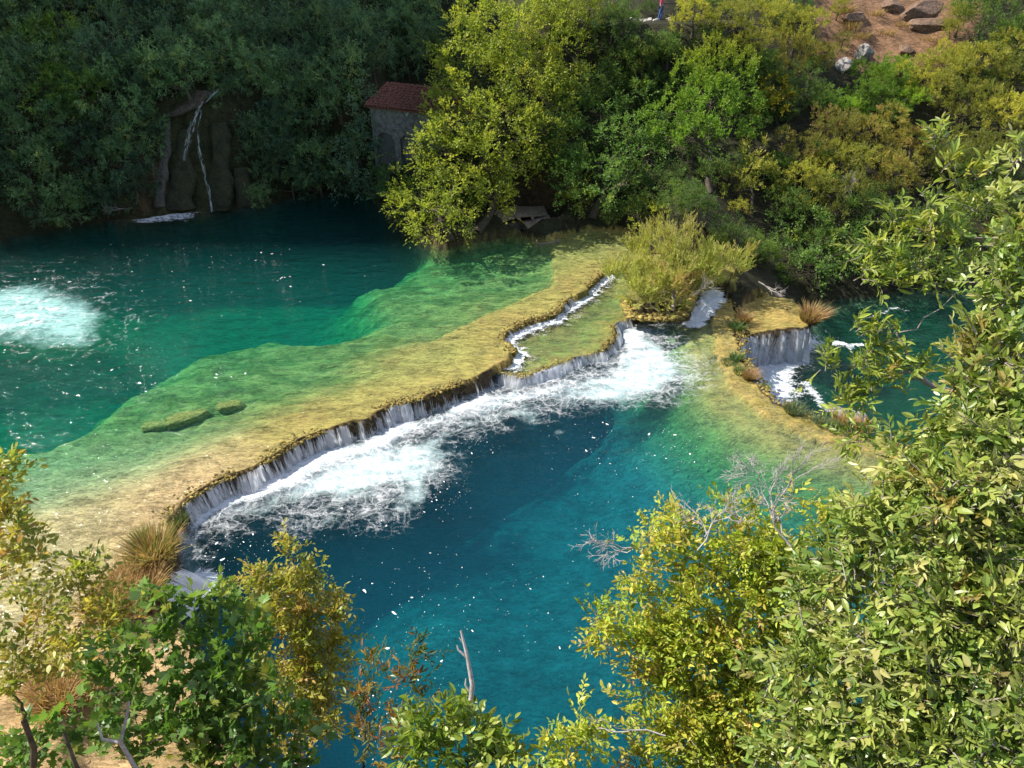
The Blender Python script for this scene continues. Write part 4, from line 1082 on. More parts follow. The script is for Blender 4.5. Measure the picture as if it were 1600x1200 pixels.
# the shaded left bank, leaving the spring's cliff and the building's front free
rl = np.random.default_rng(5)
for gy_ in range(-20, 345, 46):
    for gx_ in range(-60, 690, 52):
        x_, y_ = gx_ + rl.normal() * 12 + (26 if (gy_ // 46) % 2 else 0), gy_ + rl.normal() * 9
        if 232 < x_ < 405 and y_ > 130: continue
        if 545 < x_ < 700 and y_ > 95: continue
        if x_ > 690 or y_ > 335: continue
        if x_ > 430 and y_ > 270: continue
        slope_tree(x_, y_, rl.uniform(34, 50), 'green' if rl.random() < .14 else 'shade', 1.1, lift=.8)
for a in [(245, 128, 40), (290, 105, 42), (345, 95, 40), (400, 110, 42), (412, 165, 34), (215, 190, 36), (425, 215, 36), (232, 160, 24), (345, 150, 16), (365, 140, 20), (225, 290, 24), (410, 280, 22), (395, 200, 16), (270, 148, 16), (388, 250, 18), (402, 310, 20), (240, 220, 20), (300, 122, 18), (236, 300, 18), (372, 150, 18), (470, 260, 40), (500, 290, 38), (455, 290, 30), (205, 250, 34), (180, 310, 38), (120, 330, 34), (60, 335, 34), (380, 60, 44), (340, 175, 14), (585, 105, 34), (640, 95, 40), (620, 60, 44), (545, 60, 44), (560, 330, 0)]:
    if a[2]: slope_tree(*a, 'shade', 1.0, lift=.7)
# dark understorey between the trees
n_us = 0
for i in range(1600):
    if n_us >= 190: break
    x_, y_ = rl.uniform(-40, 1640), rl.uniform(-30, 470)
    if (230 < x_ < 425 and y_ > 120) or (545 < x_ < 690 and y_ > 90) or (1300 < x_ < 1490 and y_ < 105) or (1000 < x_ < 1075 and y_ < 45) or (740 < x_ < 880 and y_ > 280): continue
    P_, t_ = hit(x_, y_, .5)
    if max(float(sd(q, P_[:1], P_[1:2])[0]) for q in (POLY_U, POLY_L, POLY_R, POLY_ISL, POLY_P)) > -1.0 or P_[1] < 34: continue
    n_us += 1
    slope_tree(x_, y_, rl.uniform(16, 26), 'shade' if P_[0] < -6 else ['darkgreen', 'darkgreen', 'olive', 'green'][n_us % 4], .8, lift=.6)
for k_, l_ in PROTO.items():
    for s_ in l_: assert s_ in PROTO_USED, s_.name

px_tree('broadleaf_tree', 'dark blue green tree standing at the left corner of the tiled building', 'tree', (545, 288), [(564, 180, 22, -4), (576, 215, 22, -4), (564, 255, 26, -4), (584, 285, 20, -4), (545, 285, 28, -4), (600, 300, 14, -4), (562, 152, 18, -4), (552, 215, 26, -4)], 'shade', 23, tr=.15, frac=.4, dens=1.3)
px_tree('shrub', 'dark leafy shrub at the foot of the tiled building', 'shrub', (606, 318), [(600, 275, 18, -.3), (618, 285, 20, -.5), (596, 300, 16, -.6), (612, 255, 14, -.2)], 'green', 24, tr=.06, frac=.4, dens=1.3)
# ------------------------------------------------------------------ rocks, the spring, the building, the path
def rock_mesh(name, seed, dims, sub=4, amp=.28, freq=1.2, block=.35, C=None, cuts=14):
    bm = bmesh.new(); bmesh.ops.create_icosphere(bm, subdivisions=sub, radius=1.0)
    V = np.array([v.co[:] for v in bm.verts]); F = np.array([[q.index for q in f.verts] for f in bm.faces]); bm.free()
    m = np.abs(V).max(1, keepdims=True)
    V = V * (1 - block) + V / m * block * .85
    n = fbm(V[:, 0] * freq + seed * 3.1, V[:, 1] * freq + V[:, 2] * freq * 1.3, seed, 4) + .5 * fbm(V[:, 2] * freq * 2.2 + 5, V[:, 0] * freq * 2 - V[:, 1], seed + 9, 3)
    rr_ = np.random.default_rng(seed)
    if cuts:
        for _ in range(cuts):
            d_ = nrm(rr_.normal(size=3) * np.array([1, 1, .8])); k_ = rr_.uniform(.45, .85)
            e_ = V @ d_ - k_
            V = V - np.maximum(e_, 0)[:, None] * d_
    V = V * (1 + amp * (.7 if cuts else 1.6) * n)[:, None] * np.asarray(dims)
    return mesh_from(name, V, F, smooth=False)

M_TUFA = rock_material('tufa_rock', (0.06, 0.048, 0.035), (0.13, 0.105, 0.08))
M_GREY = rock_material('grey_limestone', (0.26, 0.25, 0.24), (0.42, 0.40, 0.38))
M_REDR = rock_material('red_rock', (0.19, 0.115, 0.072), (0.28, 0.18, 0.12))
M_MOSSR = rock_material('moss_rock', (0.36, 0.30, 0.06), (0.50, 0.38, 0.09), 2.0)
M_SLAB = rock_material('worn_stone', (0.34, 0.25, 0.17), (0.48, 0.38, 0.28), 1.5)

def rock(px, py, dims, mat_, label, seed, category='rock', z=None, cuts=14, sink=1.05, name='rock', rz=0.0, group=None, amp=.28, block=.35, up=0.0):
    if z is None:
        P, _ = hit(px, py, up); z = gz(P[0], P[1])
    elif z == 'bed':
        P = at(px, py, -.35); z = gz(P[0], P[1]) + .08
    else: P = at(px, py, z)
    o = link(name, rock_mesh(name, seed, dims, amp=amp, block=block, cuts=0 if category == 'boulder' else cuts), mat_, loc=(P[0], P[1], z + dims[2] * (1 - sink) * .5), label=label, category=category, group=group)
    o.rotation_euler = (0, 0, rz)
    return o
rock(1345, 88, (1.0, .8, .95), M_GREY, 'pale grey limestone block jutting out below the bare red earth', 31, rz=.4)
rock(1320, 108, (.8, .6, .8), M_GREY, 'bluish grey rock face tucked under the pale limestone block', 32, rz=.2)
rock(1440, 18, (2.1, 1.0, .75), M_REDR, 'broad layered red brown ledge at the top of the bare earth', 33, rz=.1, block=.6)
rock(1455, 42, (1.9, .8, .6), M_REDR, 'dark cracked ledge under the broad layered ledge', 34, rz=-.15, block=.6)
rock(1415, 78, (1.1, .8, .5), M_REDR, 'low weathered rock beside the olive scrub on the bare earth', 35, rz=.7)
rock(1395, 8, (1.3, .9, .5), M_REDR, 'flat red rock shelf on the bare slope', 36, rz=.9, block=.6)
rock(1335, 30, (1.2, .8, .4), M_REDR, 'low reddish rock by the dry twigs on the bare slope', 37, rz=.3)
rock(287, 648, (.75, .34, .24), M_MOSSR, 'long mossy boulder lying under the shallow green water', 38, z='bed', rz=.5, name='boulder', category='boulder', sink=.3)
rock(358, 628, (.55, .30, .22), M_MOSSR, 'single rounded mossy boulder apart from the others in the shallows', 39, z='bed', rz=.3, name='boulder', category='boulder', sink=.3)
rock(240, 656, (.55, .26, .18), M_MOSSR, 'flat mossy boulder at the end of the long one', 40, z='bed', rz=.2, name='boulder', category='boulder', sink=.3)
rock(312, 640, (.34, .24, .20), M_MOSSR, 'small mossy boulder touching the long one under water', 41, z='bed', rz=.9, name='boulder', category='boulder', sink=.3)
for q_, (a, b_, l_, s_) in enumerate([(1330, 648, 'whitish worn stone beside the tan grass at the plunge pool', 1.0), (1300, 640, 'small pale stone washed by foam beside the grass tufts', .55)]):
    rock(a, b_, (.8 * s_, .4 * s_, .35 * s_), M_GREY, l_, 42 + q_, z=Z_LOW - .1, rz=-.3)
rock(772, 318, (1.2, .9, 1.7), M_TUFA, 'rough brown rock wall at the cave mouth under the tall tree', 44, z=.3, rz=.2, block=.4)
rock(735, 335, (1.1, .8, 1.0), M_TUFA, 'low brown rock at the water edge under the drooping tree', 45, z=.1, rz=.4, block=.4)
rock(858, 318, (.55, .6, 1.3), M_TUFA, 'dark upright rock at the cave mouth beside the ramp', 46, z=.4, rz=.1, block=.5)

# stone landing with a worn ramp going down into the water
def prism(mb, top, zt, zb):
    n = len(top)
    zt = np.broadcast_to(zt, (n,))
    V = np.vstack([np.column_stack([top, zt]), np.column_stack([top, np.full(n, zb)])])
    F = [[0, i, i + 1] for i in range(1, n - 1)] + [[n, n + i + 1, n + i] for i in range(1, n - 1)]
    for i in range(n):
        j = (i + 1) % n; F += [[i, n + i, n + j], [i, n + j, j]]
    mb.add(V, F)
land = thing('stone_landing', 'worn brown stone landing with a slanting ramp down to the pool', 'landing', None, at(830, 352, 0))
lo = np.array(land.location)
ctr = at(830, 352, 0)
mb = MB()
p_up = poly([(812, 338), (858, 336)], .55); p_dn = poly([(874, 376), (842, 382)], -.05)
prism(mb, np.vstack([p_up, p_dn]), [.55, .55, -.08, -.08], -.9)
for v in mb.V: v -= lo
link('ramp', mb.mesh('ramp', False), M_SLAB, land)
mb = MB()
prism(mb, poly([(770, 352), (810, 340), (857, 337), (850, 322), (800, 322), (755, 335)], .58), .58, -.6)
for v in mb.V: v -= lo
link('platform', mb.mesh('platform', False), M_SLAB, land)
rs = np.random.default_rng(4)
for i in range(9):
    c = at(rs.uniform(785, 852), rs.uniform(326, 341), .6)
    me = rock_mesh('slab_piece', 50 + i, (rs.uniform(.18, .45), rs.uniform(.12, .25), .07), sub=2, block=.5)
    o = link('slab_piece', me, M_SLAB, land, loc=tuple(c - lo))
    o.rotation_euler = (0, 0, rs.uniform(0, 3))

# tufa drapery and the spring on the shaded cliff
def cliff_pt(px, py, off=.12):
    P, t = hit(px, py, 0.0)
    return P - ray(px, py) / np.linalg.norm(ray(px, py)) * off
def drapery(px_pts, w, mat_, label, seed):
    pts = np.array([cliff_pt(a, b_, .05) for a, b_ in px_pts]); pts, s = resample(pts, .15)
    mb = MB(); n = len(pts); W = np.interp(s / s[-1], np.linspace(0, 1, len(w)), w)
    m = 10; a = np.arange(m) * 2 * math.pi / m
    R = W[:, None] * (1 + 1.3 * fbm(a[None] * 1.6 + 0 * s[:, None], s[:, None] * .6 + 0 * a[None], seed) + 1.0 * fbm(a[None] * 4 + 0 * s[:, None], s[:, None] * 1.2 + 0 * a[None], seed + 1))
    V = pts[:, None] + np.stack([R * np.cos(a), R * np.sin(a) * .7, 0 * R], -1)
    i = np.arange(n - 1)[:, None] * m; j = np.arange(m)[None]; j2 = (j + 1) % m
    q = np.stack([i + j, i + j2, i + m + j2, i + m + j], -1).reshape(-1, 4)
    F = np.concatenate([q[:, [0, 1, 2]], q[:, [0, 2, 3]]])
    base = pts[-1]
    link('tufa_drapery', mesh_from('tufa_drapery', V.reshape(-1, 3) - base, F), mat_, loc=tuple(base), label=label, category='rock')
M_TPALE = rock_material('pale_tufa', (0.08, 0.075, 0.065), (0.15, 0.14, 0.125), 1.5)
M_TMOSS = rock_material('moss_tufa', (0.022, 0.03, 0.012), (0.06, 0.06, 0.025), 1.5)
drapery([(262, 190), (258, 240), (250, 290), (250, 322)], [.15, .30, .45, .30], M_TPALE, 'pale grey hanging tufa curtain beside the mossy bulge of the spring', 60)
drapery([(290, 200), (285, 260), (282, 325)], [.35, .6, .75], M_TMOSS, 'dark mossy tufa bulge behind the white spring chute', 62)
drapery([(340, 190), (345, 250), (350, 325)], [.4, .7, .9], M_TMOSS, 'dark mossy tufa column beside the thin spring thread', 64)
drapery([(372, 260), (378, 300), (385, 322)], [.4, .6, .8], M_TMOSS, 'squat brown tufa cone at the foot of the shaded cliff', 66)
drapery([(318, 140), (300, 165), (270, 180)], [.6, .7, .6], M_TUFA, 'brown overhanging tufa brow beside the top of the spring', 68)
M_SPRING = plain_material('spring_water', (0.38, 0.46, 0.62), .35, .12, 6.0)
MF_SP = fall_material('spring_water', cover=.47, sx=16.0, sy=1.4)
sp_root = thing('waterfall', 'thin blue white spring falling down the shaded tufa cliff', 'waterfall', None, cliff_pt(288, 330))
so = np.array(sp_root.location)
for path, w, s_ in (([(343, 138), (334, 146), (322, 160)], [.14, .26, .16], 71), ([(318, 158), (306, 182), (298, 205), (292, 232), (289, 250)], [.14, .34, .46, .38, .20], 72), ([(316, 172), (310, 200), (311, 230), (318, 262), (327, 298), (332, 330)], [.08, .15, .19, .24, .22, .20], 73)):
    me = stream([cliff_pt(a, b_, 1.25) for a, b_ in path], w, s_)
    V = np.empty(len(me.vertices) * 3); me.vertices.foreach_get('co', V); me.vertices.foreach_set('co', (V.reshape(-1, 3) - so).ravel())
    link('stream', me, MF_SP, sp_root)
def dens7(x, y):
    wx, wy = x + .6 * fbm(x * 1.5, y * 1.5, 97), y + .6 * fbm(x * 1.5, y * 1.5, 98)
    return .46 * sstep(1.7, .1, seg_dist(poly([(232, 340), (284, 337)], 0.0), wx, wy))
q_ = at(258, 338, 0)
foam_sheet('foam', Z_UP, (q_[0] - 4, q_[0] + 4, q_[1] - 3, q_[1] + 3), dens7, FOAM_FINE, .1, .06, what='patch of foam where the spring meets the pool')

# the old building with a tiled roof
M_WALL = rock_material('plaster_wall', (0.17, 0.17, 0.165), (0.25, 0.245, 0.235), .5)
M_WALLD = plain_material('plaster_recess', (0.12, 0.12, 0.12), .9, .25, 1.6)
M_TILE = rock_material('roof_tile', (0.22, 0.075, 0.05), (0.33, 0.13, 0.08), 3.0)
bl = thing('stone_house', 'old grey plastered building with red tiled roof by the shaded water', 'building', None, (*at(592, 312, 0)[:2], .0))
bl.rotation_euler = (0, 0, -math.radians(24))
WID, HE, DEP, TH = 6.4, 5.9, 3.2, .35
def bpart(name, boxes, m, parent=bl, **kw):
    mb = MB()
    for c, s in boxes: boxm(mb, c, s)
    return link(name, mb.mesh(name, False), m, parent, **kw)
def panel_wall():
    # front wall with one arched recess and three sunk panels: built from bands round the openings
    xs = [0, .25, 1.55, 1.95, 3.05, 3.45, 4.55, 4.95, 6.05, WID]
    zb, zt = 1.0, 4.35
    B = [((WID / 2, TH / 2, zb / 2), (WID, TH, zb)), ((WID / 2, TH / 2, (zt + HE) / 2), (WID, TH, HE - zt))]
    for i in range(0, 10, 2):
        B.append((((xs[i] + xs[i + 1]) / 2, TH / 2, (zb + zt) / 2), (xs[i + 1] - xs[i], TH, zt - zb)))
    return B, xs, zb, zt
B_, xs_, zb_, zt_ = panel_wall()
wall = bpart('wall', B_, M_WALL)
for i in (1, 3, 5, 7):
    x0, x1 = xs_[i], xs_[i + 1]
    bpart('recess_panel', [(((x0 + x1) / 2, TH * .75, (zb_ + zt_) / 2), (x1 - x0 + .1, .1, zt_ - zb_ + .1))], M_WALLD, wall)
    mb = MB()
    if i == 1:
        n = 10; cx, rr = (x0 + x1) / 2, (x1 - x0) / 2
        for k in range(n):                                   # spandrel over the arch
            a0, a1 = math.pi * k / n, math.pi * (k + 1) / n
            xa, xb = cx + rr * math.cos(a0), cx + rr * math.cos(a1); za, zc = zt_ - rr + rr * math.sin(a0), zt_ - rr + rr * math.sin(a1)
            V = [(xa, .02, za), (xb, .02, zc), (xb, .02, zt_ + .02), (xa, .02, zt_ + .02), (xa, .2, za), (xb, .2, zc), (xb, .2, zt_ + .02), (xa, .2, zt_ + .02)]
            mb.add(V, [[0, 1, 2], [0, 2, 3], [4, 6, 5], [4, 7, 6], [0, 4, 5], [0, 5, 1]])
        link('arch', mb.mesh('arch', False), M_WALL, wall)
    else:
        for sx, xx in ((1, x0), (-1, x1)):
            V = [(xx, .02, zt_), (xx + sx * .3, .02, zt_), (xx, .02, zt_ - .3), (xx, .2, zt_), (xx + sx * .3, .2, zt_), (xx, .2, zt_ - .3)]
            mb.add(V, [[0, 2, 1], [3, 4, 5], [1, 2, 5], [1, 5, 4]])
        link('corner_chamfer', mb.mesh('corner_chamfer', False), M_WALL, wall)
bpart('cornice', [((WID / 2, -.06, HE - .10), (WID + .2, .12, .16)), ((WID / 2, -.03, zt_ + .35), (WID, .06, .10))], M_WALL)
for sx_ in (TH / 2, WID - TH / 2): bpart('side_wall', [((sx_, DEP / 2 + TH, HE / 2), (TH - .01, DEP, HE - .01))], M_WALL)
roof = bpart('roof', [], M_TILE) if False else None
pitch = math.radians(15)
mb = MB(); R_ = np.array([[1, 0, 0], [0, math.cos(pitch), -math.sin(pitch)], [0, math.sin(pitch), math.cos(pitch)]])
RL = 3.0
boxm(mb, np.array([WID / 2, 0, HE]) + R_ @ np.array([0, RL / 2 - .3, .03]), (WID + .5, RL, .07), R_)
roof = link('roof', mb.mesh('roof', False), M_TILE, bl)
mb = MB(); rt = np.random.default_rng(3)
for r_ in range(10):
    for c_ in range(34):
        x = -.2 + c_ * .2 + .02 * rt.normal(); y = -.30 + r_ * .3
        pts = np.array([[x, y, .09 + .012 * rt.normal()], [x, y + .34, .075]])
        pts = (R_ @ pts.T).T + np.array([0, 0, HE])
        tube(mb, pts, [.085, .07], 6)
tl = link('roof_tiles', mb.mesh('roof_tiles'), M_TILE, roof, kind='stuff')
# a second gable behind so that the roof closes
mb = MB(); R2 = np.array([[1, 0, 0], [0, math.cos(-pitch), -math.sin(-pitch)], [0, math.sin(-pitch), math.cos(-pitch)]])
boxm(mb, np.array([WID / 2, 0, HE]) + R_ @ np.array([0, RL - .3, .0]) + R2 @ np.array([0, 1.0, .0]), (WID + .5, 2.0, .07), R2)
link('rear_slope', mb.mesh('rear_slope', False), M_TILE, roof)
mb = MB(); tube(mb, [(2.6, -.16, HE - .35), (2.75, -.2, HE - .2), (2.8, -.16, HE - .05)], .03, 6)
link('drain_pipe', mb.mesh('drain_pipe'), plain_material('pipe_metal', (.5, .52, .55), .4), bl)

# the footpath's railing and the walker
PATH_Z = 9.75
M_IRON = plain_material('dark_iron', (.035, .033, .035), .6)
M_PALEST = plain_material('path_stone', (.50, .46, .41), .9, .3, 6)
rx0 = at(1031, 33, PATH_Z)
rail = thing('railing', 'thin dark metal railing with a solid end panel along the footpath', 'railing', None, (rx0[0], rx0[1], gz(rx0[0], rx0[1])))
mb = MB()
tube(mb, [(0, 0, 1.02), (1.05, 0, 1.02)], .022, 6); link('top_rail', mb.mesh('top_rail'), M_IRON, rail)
mb = MB(); tube(mb, [(0, 0, .12), (1.05, 0, .12)], .018, 6); link('bottom_rail', mb.mesh('bottom_rail'), M_IRON, rail)
for i in range(11):
    mb = MB(); tube(mb, [(i * .1, 0, -.05), (i * .1, 0, 1.01)], .013, 5); link('baluster', mb.mesh('baluster'), M_IRON, rail)
mb = MB(); boxm(mb, (1.17, .12, .5), (.05, .34, 1.05), np.array([[.7, .7, 0], [-.7, .7, 0], [0, 0, 1]])); link('end_panel', mb.mesh('end_panel', False), M_IRON, rail)
rp = np.random.default_rng(8)
for i in range(14):
    c = at(rp.uniform(985, 1052), rp.uniform(29, 34), PATH_Z)
    o = link('path_stone', rock_mesh('path_stone', 80 + i, (rp.uniform(.12, .28), rp.uniform(.1, .18), .09), sub=2, block=.5), M_PALEST, loc=(c[0], c[1], gz(c[0], c[1]) + .03),
             label='pale edging stone of the footpath under the railing', category='stone', group='edging stones of the footpath')

def person(loc, face):
    root = thing('person', 'walker in a pink top and blue jeans behind the railing', 'person', None, loc)
    def skin(name, J, E, R, m):
        me = bpy.data.meshes.new(name); me.from_pydata(J, E, []); me.update()
        o = link(name, me, m, root)
        md = o.modifiers.new('skin', 'SKIN'); md.use_smooth_shade = True
        for i, r_ in enumerate(R): me.skin_vertices[0].data[i].radius = (r_, r_)
        me.skin_vertices[0].data[0].use_root = True
        o.modifiers.new('sub', 'SUBSURF').levels = 1
        o.modifiers['sub'].render_levels = 2
        return o
    ms = plain_material('skin_tone', (.55, .33, .24), .5, .05); mp = plain_material('pink_cloth', (.62, .06, .16), .8, .1); mj = plain_material('jeans', (.06, .13, .34), .85, .2); mh = plain_material('hair', (.06, .035, .02), .5, .2); mk = plain_material('shoe', (.08, .08, .09), .6)
    # one continuous body: pelvis, spine, neck, head, arms with hands, legs with feet
    J = [(0, 0, .95), (0, .01, 1.15), (0, .01, 1.38), (0, 0, 1.48), (0, -.02, 1.57), (0, -.03, 1.68),
         (.17, .01, 1.40), (.22, .02, 1.16), (.20, -.12, .98), (.19, -.19, .95), (-.17, .01, 1.40), (-.22, .04, 1.16), (-.21, .0, .92), (-.20, -.04, .84),
         (.09, 0, .90), (.10, -.06, .50), (.10, .04, .09), (.10, -.14, .04), (-.09, 0, .90), (-.10, .06, .50), (-.10, .16, .10), (-.10, .0, .05)]
    E = [(0, 1), (1, 2), (2, 3), (3, 4), (4, 5), (2, 6), (6, 7), (7, 8), (8, 9), (2, 10), (10, 11), (11, 12), (12, 13), (0, 14), (14, 15), (15, 16), (16, 17), (0, 18), (18, 19), (19, 20), (20, 21)]
    R = [.13, .12, .14, .055, .085, .075, .055, .045, .035, .03, .055, .045, .035, .03, .085, .06, .04, .035, .085, .06, .04, .035]
    skin('body', J, E, R, ms)
    skin('top', [J[0], J[1], J[2], (0, 0, 1.44), J[6], J[7], J[10], J[11]], [(0, 1), (1, 2), (2, 3), (2, 4), (4, 5), (2, 6), (6, 7)], [.145, .138, .155, .07, .07, .058, .07, .058], mp)
    skin('jeans', [(0, 0, .94), J[14], J[15], (J[16][0], J[16][1], .12), J[18], J[19], (J[20][0], J[20][1], .14)], [(0, 1), (1, 2), (2, 3), (0, 4), (4, 5), (5, 6)], [.145, .10, .075, .06, .10, .075, .06], mj)
    skin('hair', [(0, .03, 1.72), (0, .05, 1.62), (0, .07, 1.52)], [(0, 1), (1, 2)], [.085, .08, .05], mh)
    for s, y, z in ((1, -.10, .05), (-1, .06, .06)):
        mb = MB(); tube(mb, [(s * .10, y + .14, z), (s * .10, y, z), (s * .10, y - .1, z - .01)], [.045, .05, .03], 8); link('shoe', mb.mesh('shoe'), mk, root)
    for s in (1, -1):
        me = rock_mesh('eye', 3, (.012, .008, .008), sub=1, amp=0, block=0, cuts=0); link('eye', me, mk, root, loc=(s * .035, -.115, 1.64))
    me = rock_mesh('nose', 3, (.014, .022, .022), sub=1, amp=0, block=0, cuts=0); link('nose', me, ms, root, loc=(0, -.12, 1.605))
    root.rotation_euler = (0, 0, face)
    return root
pp = at(1033, 29, PATH_Z)
person((pp[0], pp[1] + .25, gz(pp[0], pp[1] + .25)), 1.3)

# ------------------------------------------------------------------ grasses
ML_GRASS = leaf_material('grass_blade', .35, .2, .6)
def tuft(px, py, z, h, w, pal, label, seed, n=260, category='grass', name='grass_tuft', group=None, lean=(0, 0), pos=None):
    P = at(px, py, z) if pos is None else np.asarray(pos, float)
    zg = max(gz(P[0], P[1]), z - .1) - .04
    r = np.random.default_rng(seed)
    a = r.random(n) * 2 * math.pi; q = np.sqrt(r.random(n)) * w * .45
    b0 = np.stack([q * np.cos(a), q * np.sin(a), np.zeros(n)], 1)
    H = h * r.uniform(.55, 1.1, n)
    dirx = np.stack([np.cos(a), np.sin(a)], 1) * (q / (w * .45) * .55 + .15)[:, None] + r.normal(size=(n, 2)) * .16 + np.array(lean)
    s = np.array([0, .35, .7, 1.0])
    k = len(s)
    side = nrm(np.stack([-np.sin(a + r.normal(size=n)), np.cos(a + r.normal(size=n)), np.zeros(n)], 1))
    wd = (.012 + .010 * r.random(n)) * (h / .8) ** .5
    V = np.zeros((n, 2 * k - 1, 3))
    for i, t in enumerate(s):
        c = b0 + np.concatenate([dirx * (H * t ** 1.6)[:, None], (H * (t - .18 * t * t))[:, None]], 1)
        ww = wd * (1 - .75 * t)
        if i < k - 1: V[:, 2 * i] = c - side * ww[:, None]; V[:, 2 * i + 1] = c + side * ww[:, None]
        else: V[:, 2 * i] = c
    F1 = [[0, 1, 3], [0, 3, 2], [2, 3, 5], [2, 5, 4], [4, 5, 6]]
    F = (np.arange(n)[:, None, None] * (2 * k - 1) + np.array(F1)[None]).reshape(-1, 3)
    cols = np.array(pal); C = cols[r.integers(0, len(cols), n)] * r.uniform(.75, 1.25, (n, 1))
    tipf = np.array([.75, .75, .9, .9, 1.1, 1.1, 1.25])
    CC = (C[:, None] * tipf[None, :, None]).reshape(-1, 3)
    return link(name, mesh_from(name, V.reshape(-1, 3), F, CC, smooth=False), ML_GRASS, loc=(P[0], P[1], zg), label=label, category=category, group=group)
TAN = [(.42, .28, .12), (.36, .25, .09), (.46, .30, .16)]; TANG = TAN + [(.20, .20, .05), (.14, .18, .04)]
GRN = [(.08, .16, .05), (.12, .20, .06), (.10, .17, .08)]; GRY = [(.16, .22, .12), (.20, .24, .14), (.12, .18, .08)]; RUS = [(.38, .22, .13), (.32, .20, .10), (.26, .20, .07)]
tuft(241, 872, 0, 1.05, 1.05, TANG, 'big tan and green grass tuft at the dam end by the small chute', 1, n=900)
tuft(222, 842, 0, .5, .5, [(.22, .28, .05), (.16, .22, .04)], 'small bright green tuft on the back of the big tan one', 2, n=220)
tuft(280, 815, 0, .45, .5, [(.05, .10, .04), (.08, .13, .05), (.20, .19, .08)], 'dark sedge clump where the white curtain begins', 3, n=260)
tuft(1150, 512, Z_LOW, .55, .55, GRN, 'green sedge on the rim above the tall lacy fall', 4, n=280)
tuft(1163, 500, Z_LOW, .7, .5, RUS, 'russet seedheads beside the green sedge above the fall', 5, n=240)
tuft(1150, 560, Z_LOW, .45, .5, GRN, 'dark green tuft beside the smooth fan of water', 6, n=240)
tuft(1140, 566, Z_LOW, .25, .8, GRN, 'low green mat of plants on the moss rim', 7, n=260)
tuft(1158, 582, Z_LOW, .3, .7, [(.14, .22, .06), (.10, .18, .05)], 'bright green plants at the foot of the pinkish grass', 8, n=260)
tuft(1170, 590, Z_LOW, .55, .55, RUS + [(.44, .30, .2)], 'pinkish tan grass leaning over the plunge pool', 9, n=320, lean=(.25, -.1))
tuft(1118, 556, Z_LOW, .15, .4, GRN, 'tiny green patch alone on the moss rim', 10, n=120)
tuft(1197, 604, Z_LOW, .3, .3, [(.13, .22, .07)], 'single small green sprig at the rim edge', 11, n=120)
tuft(1266, 500, Z_POND, 1.0, .9, RUS + [(.40, .28, .12)], 'tall russet grass plume on the corner of the moss pond', 12, n=520, lean=(.15, 0))
tuft(1258, 498, Z_POND, .4, .5, GRN, 'green grass at the base of the russet plume', 13, n=200)
tuft(1240, 642, Z_LOW, .4, .8, GRY, 'grey green rush clump along the curved moss rim', 14, n=360)
tuft(1262, 652, Z_LOW, .4, .8, GRY, 'grey green rush clump between the rim and the washed stone', 15, n=360)
tuft(1285, 662, Z_LOW, .35, .7, GRY, 'grey green rush clump touching the tan grass', 16, n=300)
tuft(1308, 672, Z_LOW, .35, .7, GRN, 'fresh green clump in front of the tan grass by the rim', 17, n=300)
tuft(1318, 660, Z_LOW, .5, .9, TAN, 'tan grass spread in front of the whitish stone', 18, n=420)
tuft(1345, 668, Z_LOW, .5, .9, TAN, 'tan grass half hidden by the evergreen leaves', 19, n=420)
tuft(1125, 402, .2, 1.4, .5, [(.16, .24, .08), (.22, .28, .10)], 'tall green reeds behind the willow bush', 20, n=160)
tuft(1183, 462, Z_POND, .35, .6, TAN + GRN, 'short grass at the back of the moss pond', 21, n=200)
for i, (a, b_) in enumerate([(90, 1105), (130, 1075), (75, 1075), (205, 905), (180, 925), (160, 950), (225, 920), (195, 945)]):
    tuft(a, b_, .05, .75, 1.0, TAN + [(.48, .34, .2)], 'dry straw coloured grass clump on the near bank under the fig', 30 + i, n=420, group='dry grass clumps on the near bank')

for i, (a, b_, h_) in enumerate([(1328, 45, .8), (1345, 60, .7), (1385, 55, .5), (1470, 75, .6), (1410, 40, .5), (1365, 25, .6), (1450, 62, .5), (1320, 20, .7)]):
    P_, _ = hit(a, b_, 0.0)
    tuft(0, 0, float(P_[2]), h_, 1.3, TAN + [(.30, .24, .10)], 'dry straw tuft on the bare red slope', 70 + i, n=160, group='dry tufts on the bare slope', pos=P_)
# ------------------------------------------------------------------ the near bank's trees, hanging into the view
def near_tree(name, label, category, base_xy, lobes_px, species, seed, depth, **kw):
    lob = []; sh = 0.0
    for q in lobes_px:
        t = depth + (q[3] if len(q) > 3 else 0)
        c = atd(q[0], q[1], t); R0 = q[2] * t / FPX
        R = max(.35 * R0, R0 - .55 * SPECIES[species]['cr']); sh += (R0 / R) ** 2 / len(lobes_px)
        lob.append((*c, R, R, R * .9))
    kw['dens'] = kw.get('dens', 1.0) * sh * .8
    b = (base_xy[0], base_xy[1], gz(*base_xy) - .15)
    return make_tree(name, label, category, b, lob, species, seed, **kw)

